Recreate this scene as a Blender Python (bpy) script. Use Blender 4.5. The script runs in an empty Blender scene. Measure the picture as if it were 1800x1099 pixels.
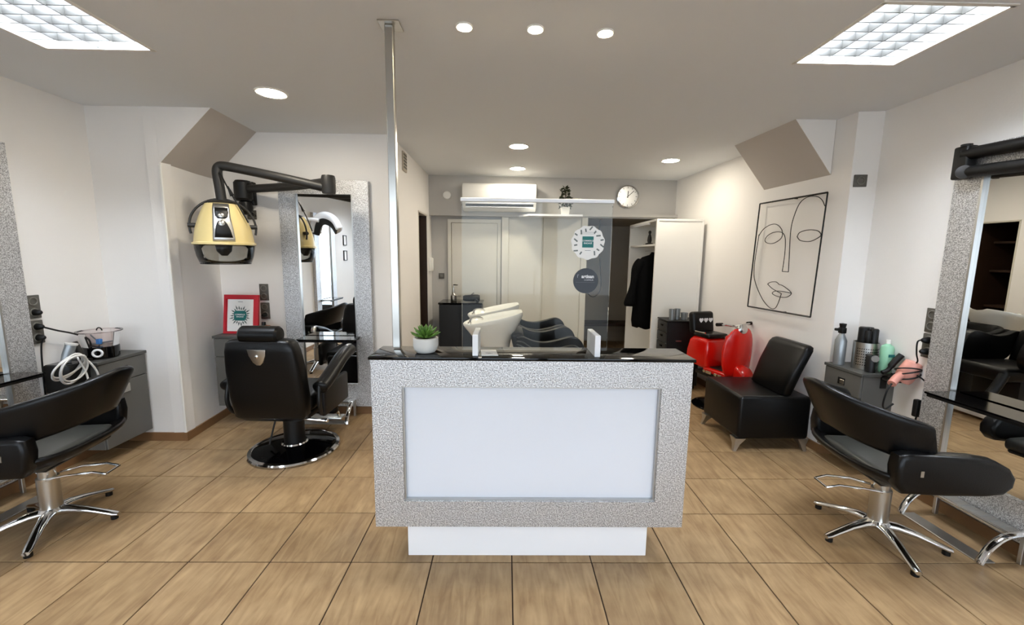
import bpy, bmesh, math, random
from mathutils import Vector, Matrix, Euler
random.seed(7)
PI = math.pi
S = bpy.context.scene
C = S.collection
# ------------------------------------------------------------------ camera, world, exposure
cam_d = bpy.data.cameras.new('camera'); cam = bpy.data.objects.new('camera', cam_d); C.objects.link(cam)
cam_d.sensor_width = 36.0; cam_d.lens = 36.0 * 730.3 / 1800.0; cam_d.clip_start = 0.05
_p, _y, _r = .1349, .0152, -.0125
F = Vector((math.sin(_y) * math.cos(_p), math.cos(_y) * math.cos(_p), -math.sin(_p)))
Rt = Vector((math.cos(_y), -math.sin(_y), 0)); Dn = F.cross(Rt)
R2 = math.cos(_r) * Rt + math.sin(_r) * Dn; D2 = -math.sin(_r) * Rt + math.cos(_r) * Dn
mw = Matrix.Identity(4)
for i in range(3):
    mw[i][0] = R2[i]; mw[i][1] = -D2[i]; mw[i][2] = -F[i]
mw[2][3] = 1.59
cam.matrix_world = mw
S.camera = cam
w = bpy.data.worlds.new('overcast_sky'); S.world = w; w.use_nodes = True
_n = w.node_tree.nodes; _bg = _n['Background']
_bg.inputs['Color'].default_value = (.80, .88, 1.0, 1); _bg.inputs['Strength'].default_value = 1.3
S.view_settings.view_transform = 'Standard'; S.view_settings.look = 'None'
S.view_settings.gamma = 1.0; S.view_settings.use_curve_mapping = False
S.view_settings.exposure = 2.12
TROFFER, DOWN, SPOT = 15.0, 42.0, 70.0        # emission strengths of the three kinds of lamp
try:
    S.cycles.use_denoising = True
    S.cycles.max_bounces = 10; S.cycles.diffuse_bounces = 5; S.cycles.glossy_bounces = 5
    S.cycles.transparent_max_bounces = 12; S.cycles.sample_clamp_indirect = 8.0
    S.cycles.caustics_reflective = False; S.cycles.caustics_refractive = False
except Exception:
    pass

# ------------------------------------------------------------------ materials
def lin(c):
    return tuple(((v / 255) / 12.92 if v <= 10 else (((v / 255) + .055) / 1.055) ** 2.4) for v in c)
MATS = {}
def mat(name, col, rough=.5, metal=0, spec=.5, emit=None, es=0, bump=None, coat=0, noise=None):
    """col sRGB 0-255; bump=(scale, strength, distance); noise=(scale, amount)"""
    m = bpy.data.materials.new(name); m.use_nodes = True; MATS[name] = m
    nt = m.node_tree; b = nt.nodes['Principled BSDF']
    b.inputs['Base Color'].default_value = (*lin(col), 1); b.inputs['Roughness'].default_value = rough
    b.inputs['Metallic'].default_value = metal; b.inputs['Specular IOR Level'].default_value = spec
    b.inputs['Coat Weight'].default_value = coat
    if emit:
        b.inputs['Emission Color'].default_value = (*lin(emit), 1); b.inputs['Emission Strength'].default_value = es
    if bump or noise:
        tc = nt.nodes.new('ShaderNodeTexCoord')
    if bump:
        n = nt.nodes.new('ShaderNodeTexNoise'); n.inputs['Scale'].default_value = bump[0]; n.inputs['Detail'].default_value = 3
        bp = nt.nodes.new('ShaderNodeBump'); bp.inputs['Strength'].default_value = bump[1]; bp.inputs['Distance'].default_value = bump[2]
        nt.links.new(tc.outputs['Object'], n.inputs['Vector']); nt.links.new(n.outputs['Fac'], bp.inputs['Height'])
        nt.links.new(bp.outputs['Normal'], b.inputs['Normal'])
    if noise:
        n = nt.nodes.new('ShaderNodeTexNoise'); n.inputs['Scale'].default_value = noise[0]; n.inputs['Detail'].default_value = 5
        mx = nt.nodes.new('ShaderNodeMix'); mx.data_type = 'RGBA'
        a = lin(col); k = noise[1]
        mx.inputs[6].default_value = (*[v * (1 - k) for v in a], 1); mx.inputs[7].default_value = (*[min(1, v * (1 + k)) for v in a], 1)
        nt.links.new(tc.outputs['Object'], n.inputs['Vector']); nt.links.new(n.outputs['Fac'], mx.inputs[0])
        nt.links.new(mx.outputs[2], b.inputs['Base Color'])
    return m
def pane_mat(name, tint, gloss=.9, ior=1.45):
    m = bpy.data.materials.new(name); m.use_nodes = True; MATS[name] = m
    nt = m.node_tree; nt.nodes.remove(nt.nodes['Principled BSDF']); out = nt.nodes['Material Output']
    t = nt.nodes.new('ShaderNodeBsdfTransparent'); t.inputs['Color'].default_value = (*tint, 1)
    g = nt.nodes.new('ShaderNodeBsdfGlossy'); g.inputs['Roughness'].default_value = .02; g.inputs['Color'].default_value = (gloss, gloss, gloss, 1)
    f = nt.nodes.new('ShaderNodeFresnel'); f.inputs['IOR'].default_value = ior
    mx = nt.nodes.new('ShaderNodeMixShader')
    nt.links.new(f.outputs[0], mx.inputs[0]); nt.links.new(t.outputs[0], mx.inputs[1]); nt.links.new(g.outputs[0], mx.inputs[2])
    nt.links.new(mx.outputs[0], out.inputs['Surface'])
    return m

wall_m = mat('wall_paint', (236, 233, 229), .75, spec=.25, bump=(90, .12, .004), noise=(1.2, .02))
ceil_m = mat('ceiling_paint', (228, 231, 234), .85, spec=.2, bump=(70, .06, .003))
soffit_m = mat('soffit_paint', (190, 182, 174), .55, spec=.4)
back_m = mat('grey_wall_paint', (184, 181, 176), .8, spec=.2)
white_m = mat('white_paint', (236, 234, 228), .5, noise=(3, .02))
cream_m = mat('cream_lacquer', (208, 203, 190), .35, noise=(2, .03))
grout_m = mat('grout', (48, 32, 20), .9, noise=(40, .2))
base_m = mat('baseboard_tile', (128, 94, 62), .45, noise=(9, .12))
black_leather = mat('black_leather', (4, 4, 5), .36, spec=.28, bump=(160, .18, .002), noise=(4, .25))
highlit_leather = mat('highlit_grey_leather', (58, 58, 54), .34, spec=.5, bump=(140, .2, .002), noise=(4, .25))  # grey lifted to imitate the highlights on the black seat cushions
black_gloss = mat('black_gloss', (4, 4, 5), .06, spec=.3, noise=(3, .1))
black_plastic = mat('black_plastic', (11, 11, 11), .45, spec=.35, noise=(8, .2))
charcoal = mat('charcoal_plastic', (34, 33, 32), .5, noise=(8, .15))
chrome = mat('chrome', (222, 222, 222), .1, 1.0, bump=(25, .03, .002))
steel = mat('brushed_steel', (190, 188, 182), .28, 1.0, bump=(60, .06, .002))
alu = mat('aluminium', (198, 198, 196), .35, 1.0, bump=(120, .12, .002))
mirror_m = mat('mirror_glass', (238, 240, 240), .0, 1.0)
grey_lam = mat('grey_laminate', (92, 91, 87), .45, noise=(6, .08))
grey_lam2 = mat('dark_grey_laminate', (74, 74, 71), .4, noise=(6, .08))
panel_white = mat('white_back_painted_glass', (222, 226, 234), .12, spec=.6, noise=(2, .01))
gloss_white = mat('white_gloss_lacquer', (238, 238, 240), .2, spec=.5, noise=(2, .01))
ceramic = mat('white_ceramic', (240, 238, 230), .12, spec=.6, noise=(3, .015))
red_gloss = mat('red_gloss', (205, 18, 8), .2, spec=.55, coat=.3, noise=(3, .06))
red_frame = mat('red_card', (190, 25, 42), .45, noise=(5, .08))
cream_plastic = mat('cream_plastic', (222, 202, 142), .32, noise=(4, .05))
green_leaf = mat('green_leaf', (84, 122, 44), .45, noise=(22, .6))
dark_leaf = mat('dark_leaf', (38, 46, 26), .6, noise=(18, .4))
concrete = mat('pale_concrete', (214, 212, 206), .7, bump=(60, .2, .003), noise=(20, .06))
paper = mat('white_paper', (240, 238, 234), .7, noise=(10, .02))
teal = mat('teal_print', (22, 112, 108), .6, noise=(10, .1))
sage = mat('grey_leaf_print', (112, 120, 116), .7, noise=(30, .3))
navy = mat('navy_print', (12, 17, 28), .4, noise=(6, .05))
white_ink = mat('white_ink', (236, 236, 236), .6, noise=(6, .02))
grey_ink = mat('grey_ink', (110, 110, 112), .6, noise=(6, .05))
grey_pale = mat('pale_grey_ink', (170, 170, 176), .6, noise=(6, .03))
pink = mat('pink_plastic', (226, 158, 142), .35, noise=(5, .06))
brown_plastic = mat('brown_plastic', (150, 96, 62), .4, noise=(8, .1))
mint = mat('mint_plastic', (150, 205, 172), .35, noise=(5, .05))
black_cloth = mat('black_cloth', (9, 9, 10), .95, spec=.1, bump=(240, .3, .003), noise=(10, .2))
brown_wood = mat('dark_brown_wood', (50, 32, 20), .5, noise=(7, .3))
taupe = mat('taupe_wall', (182, 172, 156), .8, noise=(3, .05))
shop_black = mat('shopfront_black', (24, 24, 26), .4, noise=(5, .1))
street_m = mat('street_paving', (150, 150, 150), .9, noise=(3, .15))
socket_m = mat('socket_plastic', (84, 81, 74), .45, noise=(8, .08))
socket_in = mat('socket_insert', (112, 109, 101), .4, noise=(8, .08))
white_cable = mat('white_cable', (212, 210, 206), .45, noise=(8, .05))
blue_tag = mat('blue_plastic', (62, 130, 200), .4, noise=(8, .05))
grey_metal = mat('grey_tin', (150, 155, 158), .35, .6, noise=(8, .08))
louvre_m = mat('louvre_grey', (66, 66, 64), .5, noise=(4, .03))
lamp_cool = mat('lamp_cool', (255, 255, 255), .5, emit=(236, 244, 255), es=TROFFER)
lamp_warm = mat('lamp_warm', (255, 255, 255), .5, emit=(255, 244, 224), es=DOWN)
lamp_spot = mat('lamp_spot', (255, 255, 255), .5, emit=(255, 238, 200), es=SPOT)
clear_pane = pane_mat('clear_pane', (.96, .975, .97), ior=1.24)
smoke_pane = pane_mat('smoked_visor', (.86, .86, .85), ior=1.3)
pink_pane = pane_mat('clear_rosy_plastic', (.93, .88, .88))

def tile_material():
    m = bpy.data.materials.new('tan_floor_tile'); m.use_nodes = True; nt = m.node_tree; b = nt.nodes['Principled BSDF']
    L = nt.links.new; N = nt.nodes.new
    tc = N('ShaderNodeTexCoord'); oi = N('ShaderNodeObjectInfo')
    ad = N('ShaderNodeVectorMath'); ad.operation = 'MULTIPLY_ADD'
    cb = N('ShaderNodeCombineXYZ'); L(oi.outputs['Random'], cb.inputs[0]); L(oi.outputs['Random'], cb.inputs[1])
    ad.inputs[1].default_value = (37, 53, 0); L(cb.outputs[0], ad.inputs[0]); L(tc.outputs['Object'], ad.inputs[2])
    mp = N('ShaderNodeMapping'); mp.inputs['Scale'].default_value = (17, 2.6, 1); L(ad.outputs[0], mp.inputs[0])
    n1 = N('ShaderNodeTexNoise'); n1.inputs['Scale'].default_value = 1.4; n1.inputs['Detail'].default_value = 6; n1.inputs['Distortion'].default_value = 1.2; L(mp.outputs[0], n1.inputs['Vector'])
    n2 = N('ShaderNodeTexNoise'); n2.inputs['Scale'].default_value = 7; n2.inputs['Detail'].default_value = 4; L(ad.outputs[0], n2.inputs['Vector'])
    mx = N('ShaderNodeMix'); mx.data_type = 'FLOAT'; mx.inputs[0].default_value = .4; L(n1.outputs['Fac'], mx.inputs[2]); L(n2.outputs['Fac'], mx.inputs[3])
    r = N('ShaderNodeValToRGB'); e = r.color_ramp.elements
    e[0].position = .33; e[0].color = (*lin((134, 106, 74)), 1); e[1].position = .68; e[1].color = (*lin((178, 150, 112)), 1)
    L(mx.outputs[0], r.inputs[0])
    hv = N('ShaderNodeHueSaturation'); mr = N('ShaderNodeMapRange'); mr.inputs[3].default_value = .93; mr.inputs[4].default_value = 1.07
    L(oi.outputs['Random'], mr.inputs[0]); L(mr.outputs[0], hv.inputs['Value']); L(r.outputs[0], hv.inputs['Color'])
    L(hv.outputs[0], b.inputs['Base Color']); b.inputs['Roughness'].default_value = .42; b.inputs['Specular IOR Level'].default_value = .35
    bp = N('ShaderNodeBump'); bp.inputs['Strength'].default_value = .12; bp.inputs['Distance'].default_value = .003
    L(n1.outputs['Fac'], bp.inputs['Height']); L(bp.outputs[0], b.inputs['Normal'])
    return m
tile_m = tile_material()

def hammered():
    m = bpy.data.materials.new('hammered_silver'); m.use_nodes = True; nt = m.node_tree; b = nt.nodes['Principled BSDF']
    L = nt.links.new; N = nt.nodes.new
    tc = N('ShaderNodeTexCoord')
    v = N('ShaderNodeTexNoise'); v.inputs['Scale'].default_value = 165; v.inputs['Detail'].default_value = 2; L(tc.outputs['Object'], v.inputs['Vector'])
    r = N('ShaderNodeValToRGB'); e = r.color_ramp.elements
    e[0].position = .34; e[0].color = (.28, .28, .285, 1); e[1].position = .68; e[1].color = (.86, .86, .87, 1)
    L(v.outputs['Fac'], r.inputs[0]); L(r.outputs[0], b.inputs['Base Color'])
    b.inputs['Metallic'].default_value = .75; b.inputs['Roughness'].default_value = .42
    bp = N('ShaderNodeBump'); bp.inputs['Strength'].default_value = .7; bp.inputs['Distance'].default_value = .004
    L(v.outputs['Fac'], bp.inputs['Height']); L(bp.outputs[0], b.inputs['Normal'])
    return m
silver = hammered()

# ------------------------------------------------------------------ geometry helpers
def basis(d):
    d = Vector(d).normalized(); a = Vector((0, 0, 1)) if abs(d.z) < .9 else Vector((1, 0, 0))
    x = a.cross(d).normalized(); return x, d.cross(x), d
class B:
    def __init__(s): s.bm = bmesh.new()
    def box(s, a, b, bev=0, seg=2, M=None):
        """box between corners a and b, optional bevel and matrix"""
        a = Vector(a); b = Vector(b); c = (a + b) / 2; d = b - a
        mt = Matrix.Translation(c) @ Matrix.Diagonal((abs(d.x), abs(d.y), abs(d.z), 1))
        vs = bmesh.ops.create_cube(s.bm, size=1, matrix=mt)['verts']
        if bev:
            es = list({e for v in vs for e in v.link_edges})
            r = bmesh.ops.bevel(s.bm, geom=es, offset=bev, segments=seg, profile=.5, affect='EDGES', clamp_overlap=True)
            vs = list({v for f in r['faces'] for v in f.verts} | {v for v in vs if v.is_valid})
        if M: bmesh.ops.transform(s.bm, matrix=M, verts=vs)
        return s
    def rings(s, R, cap0=True, cap1=True, closed=True):
        vv = [[s.bm.verts.new(p) for p in r] for r in R]
        n = len(vv[0])
        for i in range(len(vv) - 1):
            for j in range(n if closed else n - 1):
                k = (j + 1) % n
                s.bm.faces.new((vv[i][j], vv[i][k], vv[i + 1][k], vv[i + 1][j]))
        if cap0: s.bm.faces.new(list(reversed(vv[0])))
        if cap1: s.bm.faces.new(vv[-1])
        return s
    def cyl(s, p0, p1, r0, r1=None, n=24):
        r1 = r0 if r1 is None else r1; p0 = Vector(p0); p1 = Vector(p1); x, y, d = basis(p1 - p0)
        ring = lambda p, r: [p + (x * math.cos(t) + y * math.sin(t)) * r for t in [2 * PI * i / n for i in range(n)]]
        return s.rings([ring(p0, r0), ring(p1, r1)])
    def lathe(s, prof, c=(0, 0, 0), n=32, axis=(0, 0, 1), sx=1, sy=1, caps=True):
        c = Vector(c); x, y, d = basis(axis)
        R = [[c + d * z + (x * math.cos(t) * sx + y * math.sin(t) * sy) * max(r, 1e-4) for t in [2 * PI * i / n for i in range(n)]] for r, z in prof]
        return s.rings(R, caps, caps)
    def tube(s, pts, r, n=10, closed=False, flat=1.0):
        P = [Vector(p) for p in pts]; m = len(P); R = []
        prev = None
        for i in range(m):
            if closed: d = P[(i + 1) % m] - P[i - 1]
            else: d = P[min(i + 1, m - 1)] - P[max(i - 1, 0)]
            d.normalize()
            if prev is None: x, y, _ = basis(d)
            else:
                x = prev - d * prev.dot(d); x.normalize(); y = d.cross(x)
            prev = x
            rr = r[i] if isinstance(r, (list, tuple)) else r
            R.append([P[i] + (x * math.cos(t) + y * math.sin(t) * flat) * rr for t in [2 * PI * k / n for k in range(n)]])
        if closed: R.append(R[0]); return s.rings(R, False, False).weld()
        return s.rings(R)
    def weld(s, d=1e-5):
        bmesh.ops.remove_doubles(s.bm, verts=s.bm.verts, dist=d); return s
    def prism(s, poly, f0, f1, bev=0, seg=2):
        """polygon poly (list of 2-D), f0/f1 map (u, v) to the two end faces"""
        a = [s.bm.verts.new(f0(*p)) for p in poly]; b = [s.bm.verts.new(f1(*p)) for p in poly]; n = len(poly)
        fs = [s.bm.faces.new(a), s.bm.faces.new(list(reversed(b)))]
        for i in range(n): fs.append(s.bm.faces.new((a[i], b[i], b[(i + 1) % n], a[(i + 1) % n])))
        bmesh.ops.recalc_face_normals(s.bm, faces=fs)
        if bev:
            es = [e for f in fs[:2] for e in f.edges]
            bmesh.ops.bevel(s.bm, geom=es, offset=bev, segments=seg, profile=.5, affect='EDGES', clamp_overlap=True)
        return s
    def sphere(s, c, r, sc=(1, 1, 1), n=16, M=None):
        mt = Matrix.Translation(c) @ Matrix.Diagonal((sc[0], sc[1], sc[2], 1))
        if M: mt = M @ mt
        bmesh.ops.create_uvsphere(s.bm, u_segments=n, v_segments=max(6, n // 2), radius=r, matrix=mt); return s
    def build(s, name, m, parent=None, smooth=35, world=True, recalc=True):
        if recalc: bmesh.ops.recalc_face_normals(s.bm, faces=s.bm.faces)
        if parent is not None and world:
            p = parent; M = Matrix.Identity(4)
            while p is not None: M = p.matrix_basis @ M; p = p.parent
            s.bm.transform(M.inverted())
        me = bpy.data.meshes.new(name); s.bm.to_mesh(me); s.bm.free(); me.materials.append(m)
        if smooth:
            for p in me.polygons: p.use_smooth = True
            me.set_sharp_from_angle(angle=math.radians(smooth))
        o = bpy.data.objects.new(name, me); C.objects.link(o)
        if parent is not None: o.parent = parent
        return o
def part(bld, name, m, parent, smooth=35): return bld.build(name, m, parent, smooth, world=False)
def wpart(bld, name, m, parent, smooth=35): return bld.build(name, m, parent, smooth, world=True)
def thing(name, label, cat, loc=(0, 0, 0), rotz=0, group=None):
    o = bpy.data.objects.new(name, None); C.objects.link(o); o.location = loc; o.rotation_euler = (0, 0, rotz)
    o['label'] = label; o['category'] = cat
    if group: o['group'] = group
    return o
def tag(o, label, cat, group=None):
    o['label'] = label; o['category'] = cat
    if group: o['group'] = group
    return o
def struct(o, label=None):
    o['kind'] = 'structure'
    if label: o['label'] = label
    return o
def lab(o, l): o['label'] = l; return o
def copy_tree(o, parent=None):
    c = o.copy(); C.objects.link(c)
    if parent is not None: c.parent = parent
    for ch in list(o.children): copy_tree(ch, c)
    return c
def subsurf(o, lv=2):
    md = o.modifiers.new('subdivision', 'SUBSURF'); md.levels = lv; md.render_levels = lv; return o
def solid(o, t, off=0):
    md = o.modifiers.new('solidify', 'SOLIDIFY'); md.thickness = t; md.offset = off; return o
def spline(pts, k=6):
    P = [Vector(p) for p in pts]; out = []
    for i in range(len(P) - 1):
        a = P[max(i - 1, 0)]; b = P[i]; c = P[i + 1]; d = P[min(i + 2, len(P) - 1)]
        for j in range(k):
            t = j / k
            out.append(.5 * ((2 * b) + (c - a) * t + (2 * a - 5 * b + 4 * c - d) * t * t + (3 * b - a - 3 * c + d) * t ** 3))
    out.append(P[-1]); return out
def text_mesh(name, txt, size, m, parent, loc, rot=(PI / 2, 0, 0), align='CENTER', bold=0.0, depth=.0004):
    cu = bpy.data.curves.new(name, 'FONT'); cu.body = txt; cu.size = size; cu.align_x = align; cu.align_y = 'CENTER'; cu.extrude = depth; cu.offset = bold
    t = bpy.data.objects.new(name, cu); C.objects.link(t)
    dg = bpy.context.evaluated_depsgraph_get(); me = bpy.data.meshes.new_from_object(t.evaluated_get(dg))
    bpy.data.objects.remove(t); bpy.data.curves.remove(cu)
    me.transform(Matrix.Translation(loc) @ Euler(rot).to_matrix().to_4x4())
    me.materials.clear(); me.materials.append(m)
    o = bpy.data.objects.new(name, me); C.objects.link(o); o.parent = parent; return o

# ------------------------------------------------------------------ the setting
H = 2.69
def wall_seg(name, p0, p1, z0=0, z1=H, t=.1, m=wall_m, label=None, extra=()):
    """wall whose room face runs p0 -> p1 (room on the right of that direction)"""
    b = B()
    for a, c, u, v in [(p0, p1, z0, z1)] + list(extra):
        a = Vector((*a, 0)); c = Vector((*c, 0)); d = (c - a).normalized(); n = Vector((-d.y, d.x, 0))
        q = [a, c, c + n * t, a + n * t]
        b.prism([(p.x, p.y) for p in q], lambda x, y, u=u: (x, y, u), lambda x, y, v=v: (x, y, v))
    return struct(b.build(name, m, smooth=0), label)
WL, WF = -3.24, -1.75
wall_seg('wall_left', (WL, WF), (WL, 3.40))
wall_seg('wall_left_return', (WL - .1, 3.40), (-2.70, 3.40))
wall_seg('wall_niche_side', (-2.70, 3.40), (-2.745, 4.04))
wall_seg('wall_niche_back', (-2.845, 4.04), (-1.19, 4.04))
wall_seg('wall_corridor', (-1.09, 4.04), (-1.09, 5.25), extra=[((-1.09, 5.80), (-1.09, 6.14), 0, H), ((-1.09, 5.25), (-1.09, 5.80), 2.12, H)])
wall_seg('wall_bulkhead', (-1.09, 5.97), (2.43, 6.10), 2.145, H, t=.05, m=back_m)
wall_seg('wall_back', (-1.19, 6.15), (1.12, 6.15), 0, 2.2, m=back_m)
wall_seg('wall_hall_left', (1.12, 6.15), (1.12, 7.8), 0, 2.2, m=taupe)
wall_seg('wall_hall_back', (1.02, 7.8), (2.55, 7.8), 0, 2.2, m=taupe)
wall_seg('wall_hall_right', (2.50, 7.8), (2.43, 6.1), 0, 2.2, m=taupe)
wall_seg('wall_right_rear', (2.43, 6.1), (2.62, 3.24))
wall_seg('wall_right_return', (2.62, 3.24), (2.90, 3.20))
wall_seg('wall_right', (2.80, 3.22), (2.86, WF))
struct(B().box((-1.09, 6.02, 2.16), (2.55, 7.8, 2.2)).build('trim_1', back_m, smooth=0))
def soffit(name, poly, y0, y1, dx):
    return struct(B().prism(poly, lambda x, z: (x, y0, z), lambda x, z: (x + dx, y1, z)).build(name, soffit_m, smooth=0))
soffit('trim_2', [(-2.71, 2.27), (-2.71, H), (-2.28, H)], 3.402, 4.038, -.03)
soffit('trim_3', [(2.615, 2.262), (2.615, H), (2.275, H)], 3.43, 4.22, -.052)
def soffit_face(name, poly, y0):
    return struct(B().prism(poly, lambda x, z: (x, y0 - .004, z), lambda x, z: (x, y0, z)).build(name, wall_m, smooth=0))
soffit_face('wall_soffit_left', [(-2.71, 2.27), (-2.71, H), (-2.28, H)], 3.402)
soffit_face('wall_soffit_right', [(2.60, 2.275), (2.60, H), (2.277, H)], 3.43)
# ceiling with openings for the seen and the added light panels
cb = B(); xs = [-3.4, -2.535, -1.96, 1.615, 2.18, 3.0]; ys = [-1.85, -.62, -.055, 1.925, 2.49, 6.15]
for i in range(5):
    for j in range(5):
        if j in (1, 3) and i in (1, 3): continue
        cb.box((xs[i], ys[j], H), (xs[i + 1], ys[j + 1], H + .12))
struct(cb.weld().build('ceiling', ceil_m, smooth=0))
# shop front behind the camera
fb = B()
for x0, x1 in ((-3.34, -3.0), (-1.02, -.9), (.55, .67), (2.75, 2.96)): fb.box((x0, WF - .1, 0), (x1, WF, H))
fb.box((-3.0, WF - .1, 2.45), (2.75, WF, H)); fb.box((-3.0, WF - .1, 0), (-1.02, WF, .35)); fb.box((.67, WF - .1, 0), (2.75, WF, .35))
struct(fb.build('wall_front', shop_black, smooth=0))
for i, (x0, x1, z0) in enumerate(((-3.0, -1.02, .35), (.67, 2.75, .35), (-.9, .55, .02))):
    nm = 'door_4' if i == 2 else 'window_%d' % (i + 1)
    f = B(); t = .05
    for a, c in (((x0, z0), (x1, z0 + t)), ((x0, 2.45 - t), (x1, 2.45)), ((x0, z0 + t), (x0 + t, 2.45 - t)), ((x1 - t, z0 + t), (x1, 2.45 - t))):
        f.box((a[0], WF - .08, a[1]), (c[0], WF - .02, c[1]))
    fo = struct(f.build(nm, shop_black, smooth=0))
    B().box((x0 + t, WF - .054, z0 + t), (x1 - t, WF - .046, 2.45 - t)).build('pane', clear_pane, fo, 0)
    if i == 2: B().tube([(.4, WF, .9), (.4, WF + .05, .95), (.4, WF + .05, 1.35), (.4, WF, 1.4)], .012).build('handle', steel, fo)
struct(B().box((-14, -14, -.12), (14, WF - .1, -.05)).build('street', street_m, smooth=0))
# floor: grout bed and one object per tile
floor = struct(B().box((-3.4, WF - .1, -.06), (3.0, 7.9, -.005)).build('floor', grout_m, smooth=0))
TX, TY, TW = -.3732, 1.9802, .4189
g = .003
tb = B().box((g, g, -.006), (TW - g, TW - g, 0), .0015, 1); tb_o = tb.build('tile', tile_m, floor, 30, world=False)
tb_o.location = (TX, TY, 0)
def in_room(x, y):
    if y > 6.15: return 1.0 < x < 2.6
    if y > 4.06: return -1.15 < x < 2.7
    if y > 3.4: return -2.95 < x < 2.75
    return -3.45 < x < 2.98
near = B()
for i in range(-8, 10):
    for j in range(-10, 15):
        x = TX + i * TW; y = TY + j * TW
        if not any(in_room(x + a * TW, y + c * TW) for a in (.03, .97) for c in (.03, .97)) or y + TW < WF or y + TW > 7.9: continue
        if y < .95:
            near.box((x + g, y + g, -.006), (x + TW - g, y + TW - g, 0), 0)
        elif (i, j) != (0, 0):
            c = tb_o.copy(); C.objects.link(c); c.location = (x, y, 0)
no = near.build('tile_rows', tile_m, floor, 0); no['kind'] = 'stuff'
# baseboards
def baseboard(name, pts, h=.072, t=.014):
    b = B()
    for a, c in zip(pts[:-1], pts[1:]):
        a = Vector((*a, 0)); c = Vector((*c, 0)); d = (c - a).normalized(); n = Vector((d.y, -d.x, 0))
        q = [a, c, c + n * t, a + n * t]
        b.prism([(p.x, p.y) for p in q], lambda x, y: (x, y, 0), lambda x, y: (x, y, h))
    return struct(b.build(name, base_m, smooth=0))
baseboard('baseboard_left', [(WL, -1.7), (WL, 3.40)])
baseboard('baseboard_left_return', [(WL + .014, 3.40), (-2.70 + .014, 3.40)])
baseboard('baseboard_niche_side', [(-2.70, 3.40), (-2.745, 4.04)])
baseboard('baseboard_niche_back', [(-2.73, 4.04), (-1.09, 4.04)])
baseboard('baseboard_corridor', [(-1.09, 4.04), (-1.09, 5.25)])
baseboard('baseboard_right_rear', [(2.434, 6.08), (2.62, 3.24)])
baseboard('baseboard_right_return', [(2.606, 3.242), (2.79, 3.215)])
baseboard('baseboard_right', [(2.80, 3.2), (2.86, WF)])
# corner bead on the niche edge
struct(B().box((-2.716, 3.39, .07), (-2.694, 3.412, 2.262), .004, 1).build('trim_4', white_m))

# doors at the back
def panel_door(name, x0, x1, y, z1, m, handle=None, frame=True):
    f = B()
    if frame:
        f.box((x0 - .05, y - .03, 0), (x0, y + .01, z1 + .05)); f.box((x1, y - .03, 0), (x1 + .05, y + .01, z1 + .05)); f.box((x0, y - .03, z1), (x1, y + .01, z1 + .05))
        o = struct(f.build(name, m, smooth=0))
        B().box((x0 + .004, y - .018, .006), (x1 - .004, y + .01, z1 - .004), .003, 1).build('door_leaf', cream_m, o)
    else:
        o = struct(f.box((x0, y - .02, .01), (x1, y + .01, z1), .003, 1).build(name, m))
    if handle:
        B().tube([(handle, y - .02, 1.0), (handle, y - .065, 1.0), (handle + .11, y - .065, 1.0)], .009).box((handle - .018, y - .024, .9), (handle + .018, y - .016, 1.1), .003, 1).build('handle', steel, o)
    return o
panel_door('door_1', -.80, -.13, 6.14, 2.06, cream_m, handle=-.77)
struct(B().box((-.07, 6.06, 0), (.03, 6.15, 2.16), .004, 1).build('trim_5', cream_m))
panel_door('door_2', .03, .55, 6.13, 2.15, cream_m, frame=False)
panel_door('door_3', .53, 1.08, 6.10, 2.15, cream_m, frame=False)
struct(B().box((1.08, 6.05, 0), (1.165, 6.15, 2.16), .004, 1).build('trim_6', cream_m))
# dark closet behind the corridor opening
struct(B().box((-1.95, 5.15, 0), (-1.19, 5.25, 2.3)).box((-1.95, 5.8, 0), (-1.19, 5.9, 2.3)).box((-2.05, 5.15, 0), (-1.95, 5.9, 2.3)).box((-2.05, 5.15, 2.2), (-1.19, 5.9, 2.3)).build('wall_closet', brown_wood, smooth=0))
t = thing('closet_shelf_unit', 'dark brown shelving inside the narrow opening of the corridor wall', 'shelf', (-1.6, 5.5, 0))
for z in (.5, .95, 1.45, 1.85): wpart(B().box((-1.94, 5.26, z), (-1.45, 5.79, z + .03), .003, 1), 'shelf', brown_wood, t)
wpart(B().box((-1.945, 5.26, .01), (-1.93, 5.79, 1.88)), 'back_panel', brown_wood, t, 0)
struct(B().box((-1.195, 5.792, 0), (-1.094, 5.806, 2.12)).build('trim_8', brown_wood, smooth=0))
struct(B().box((-1.20, 5.235, 0), (-1.085, 5.252, 2.13)).box((-1.20, 5.235, 2.115), (-1.085, 5.815, 2.135)).build('trim_7', cream_m, smooth=0))

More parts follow.
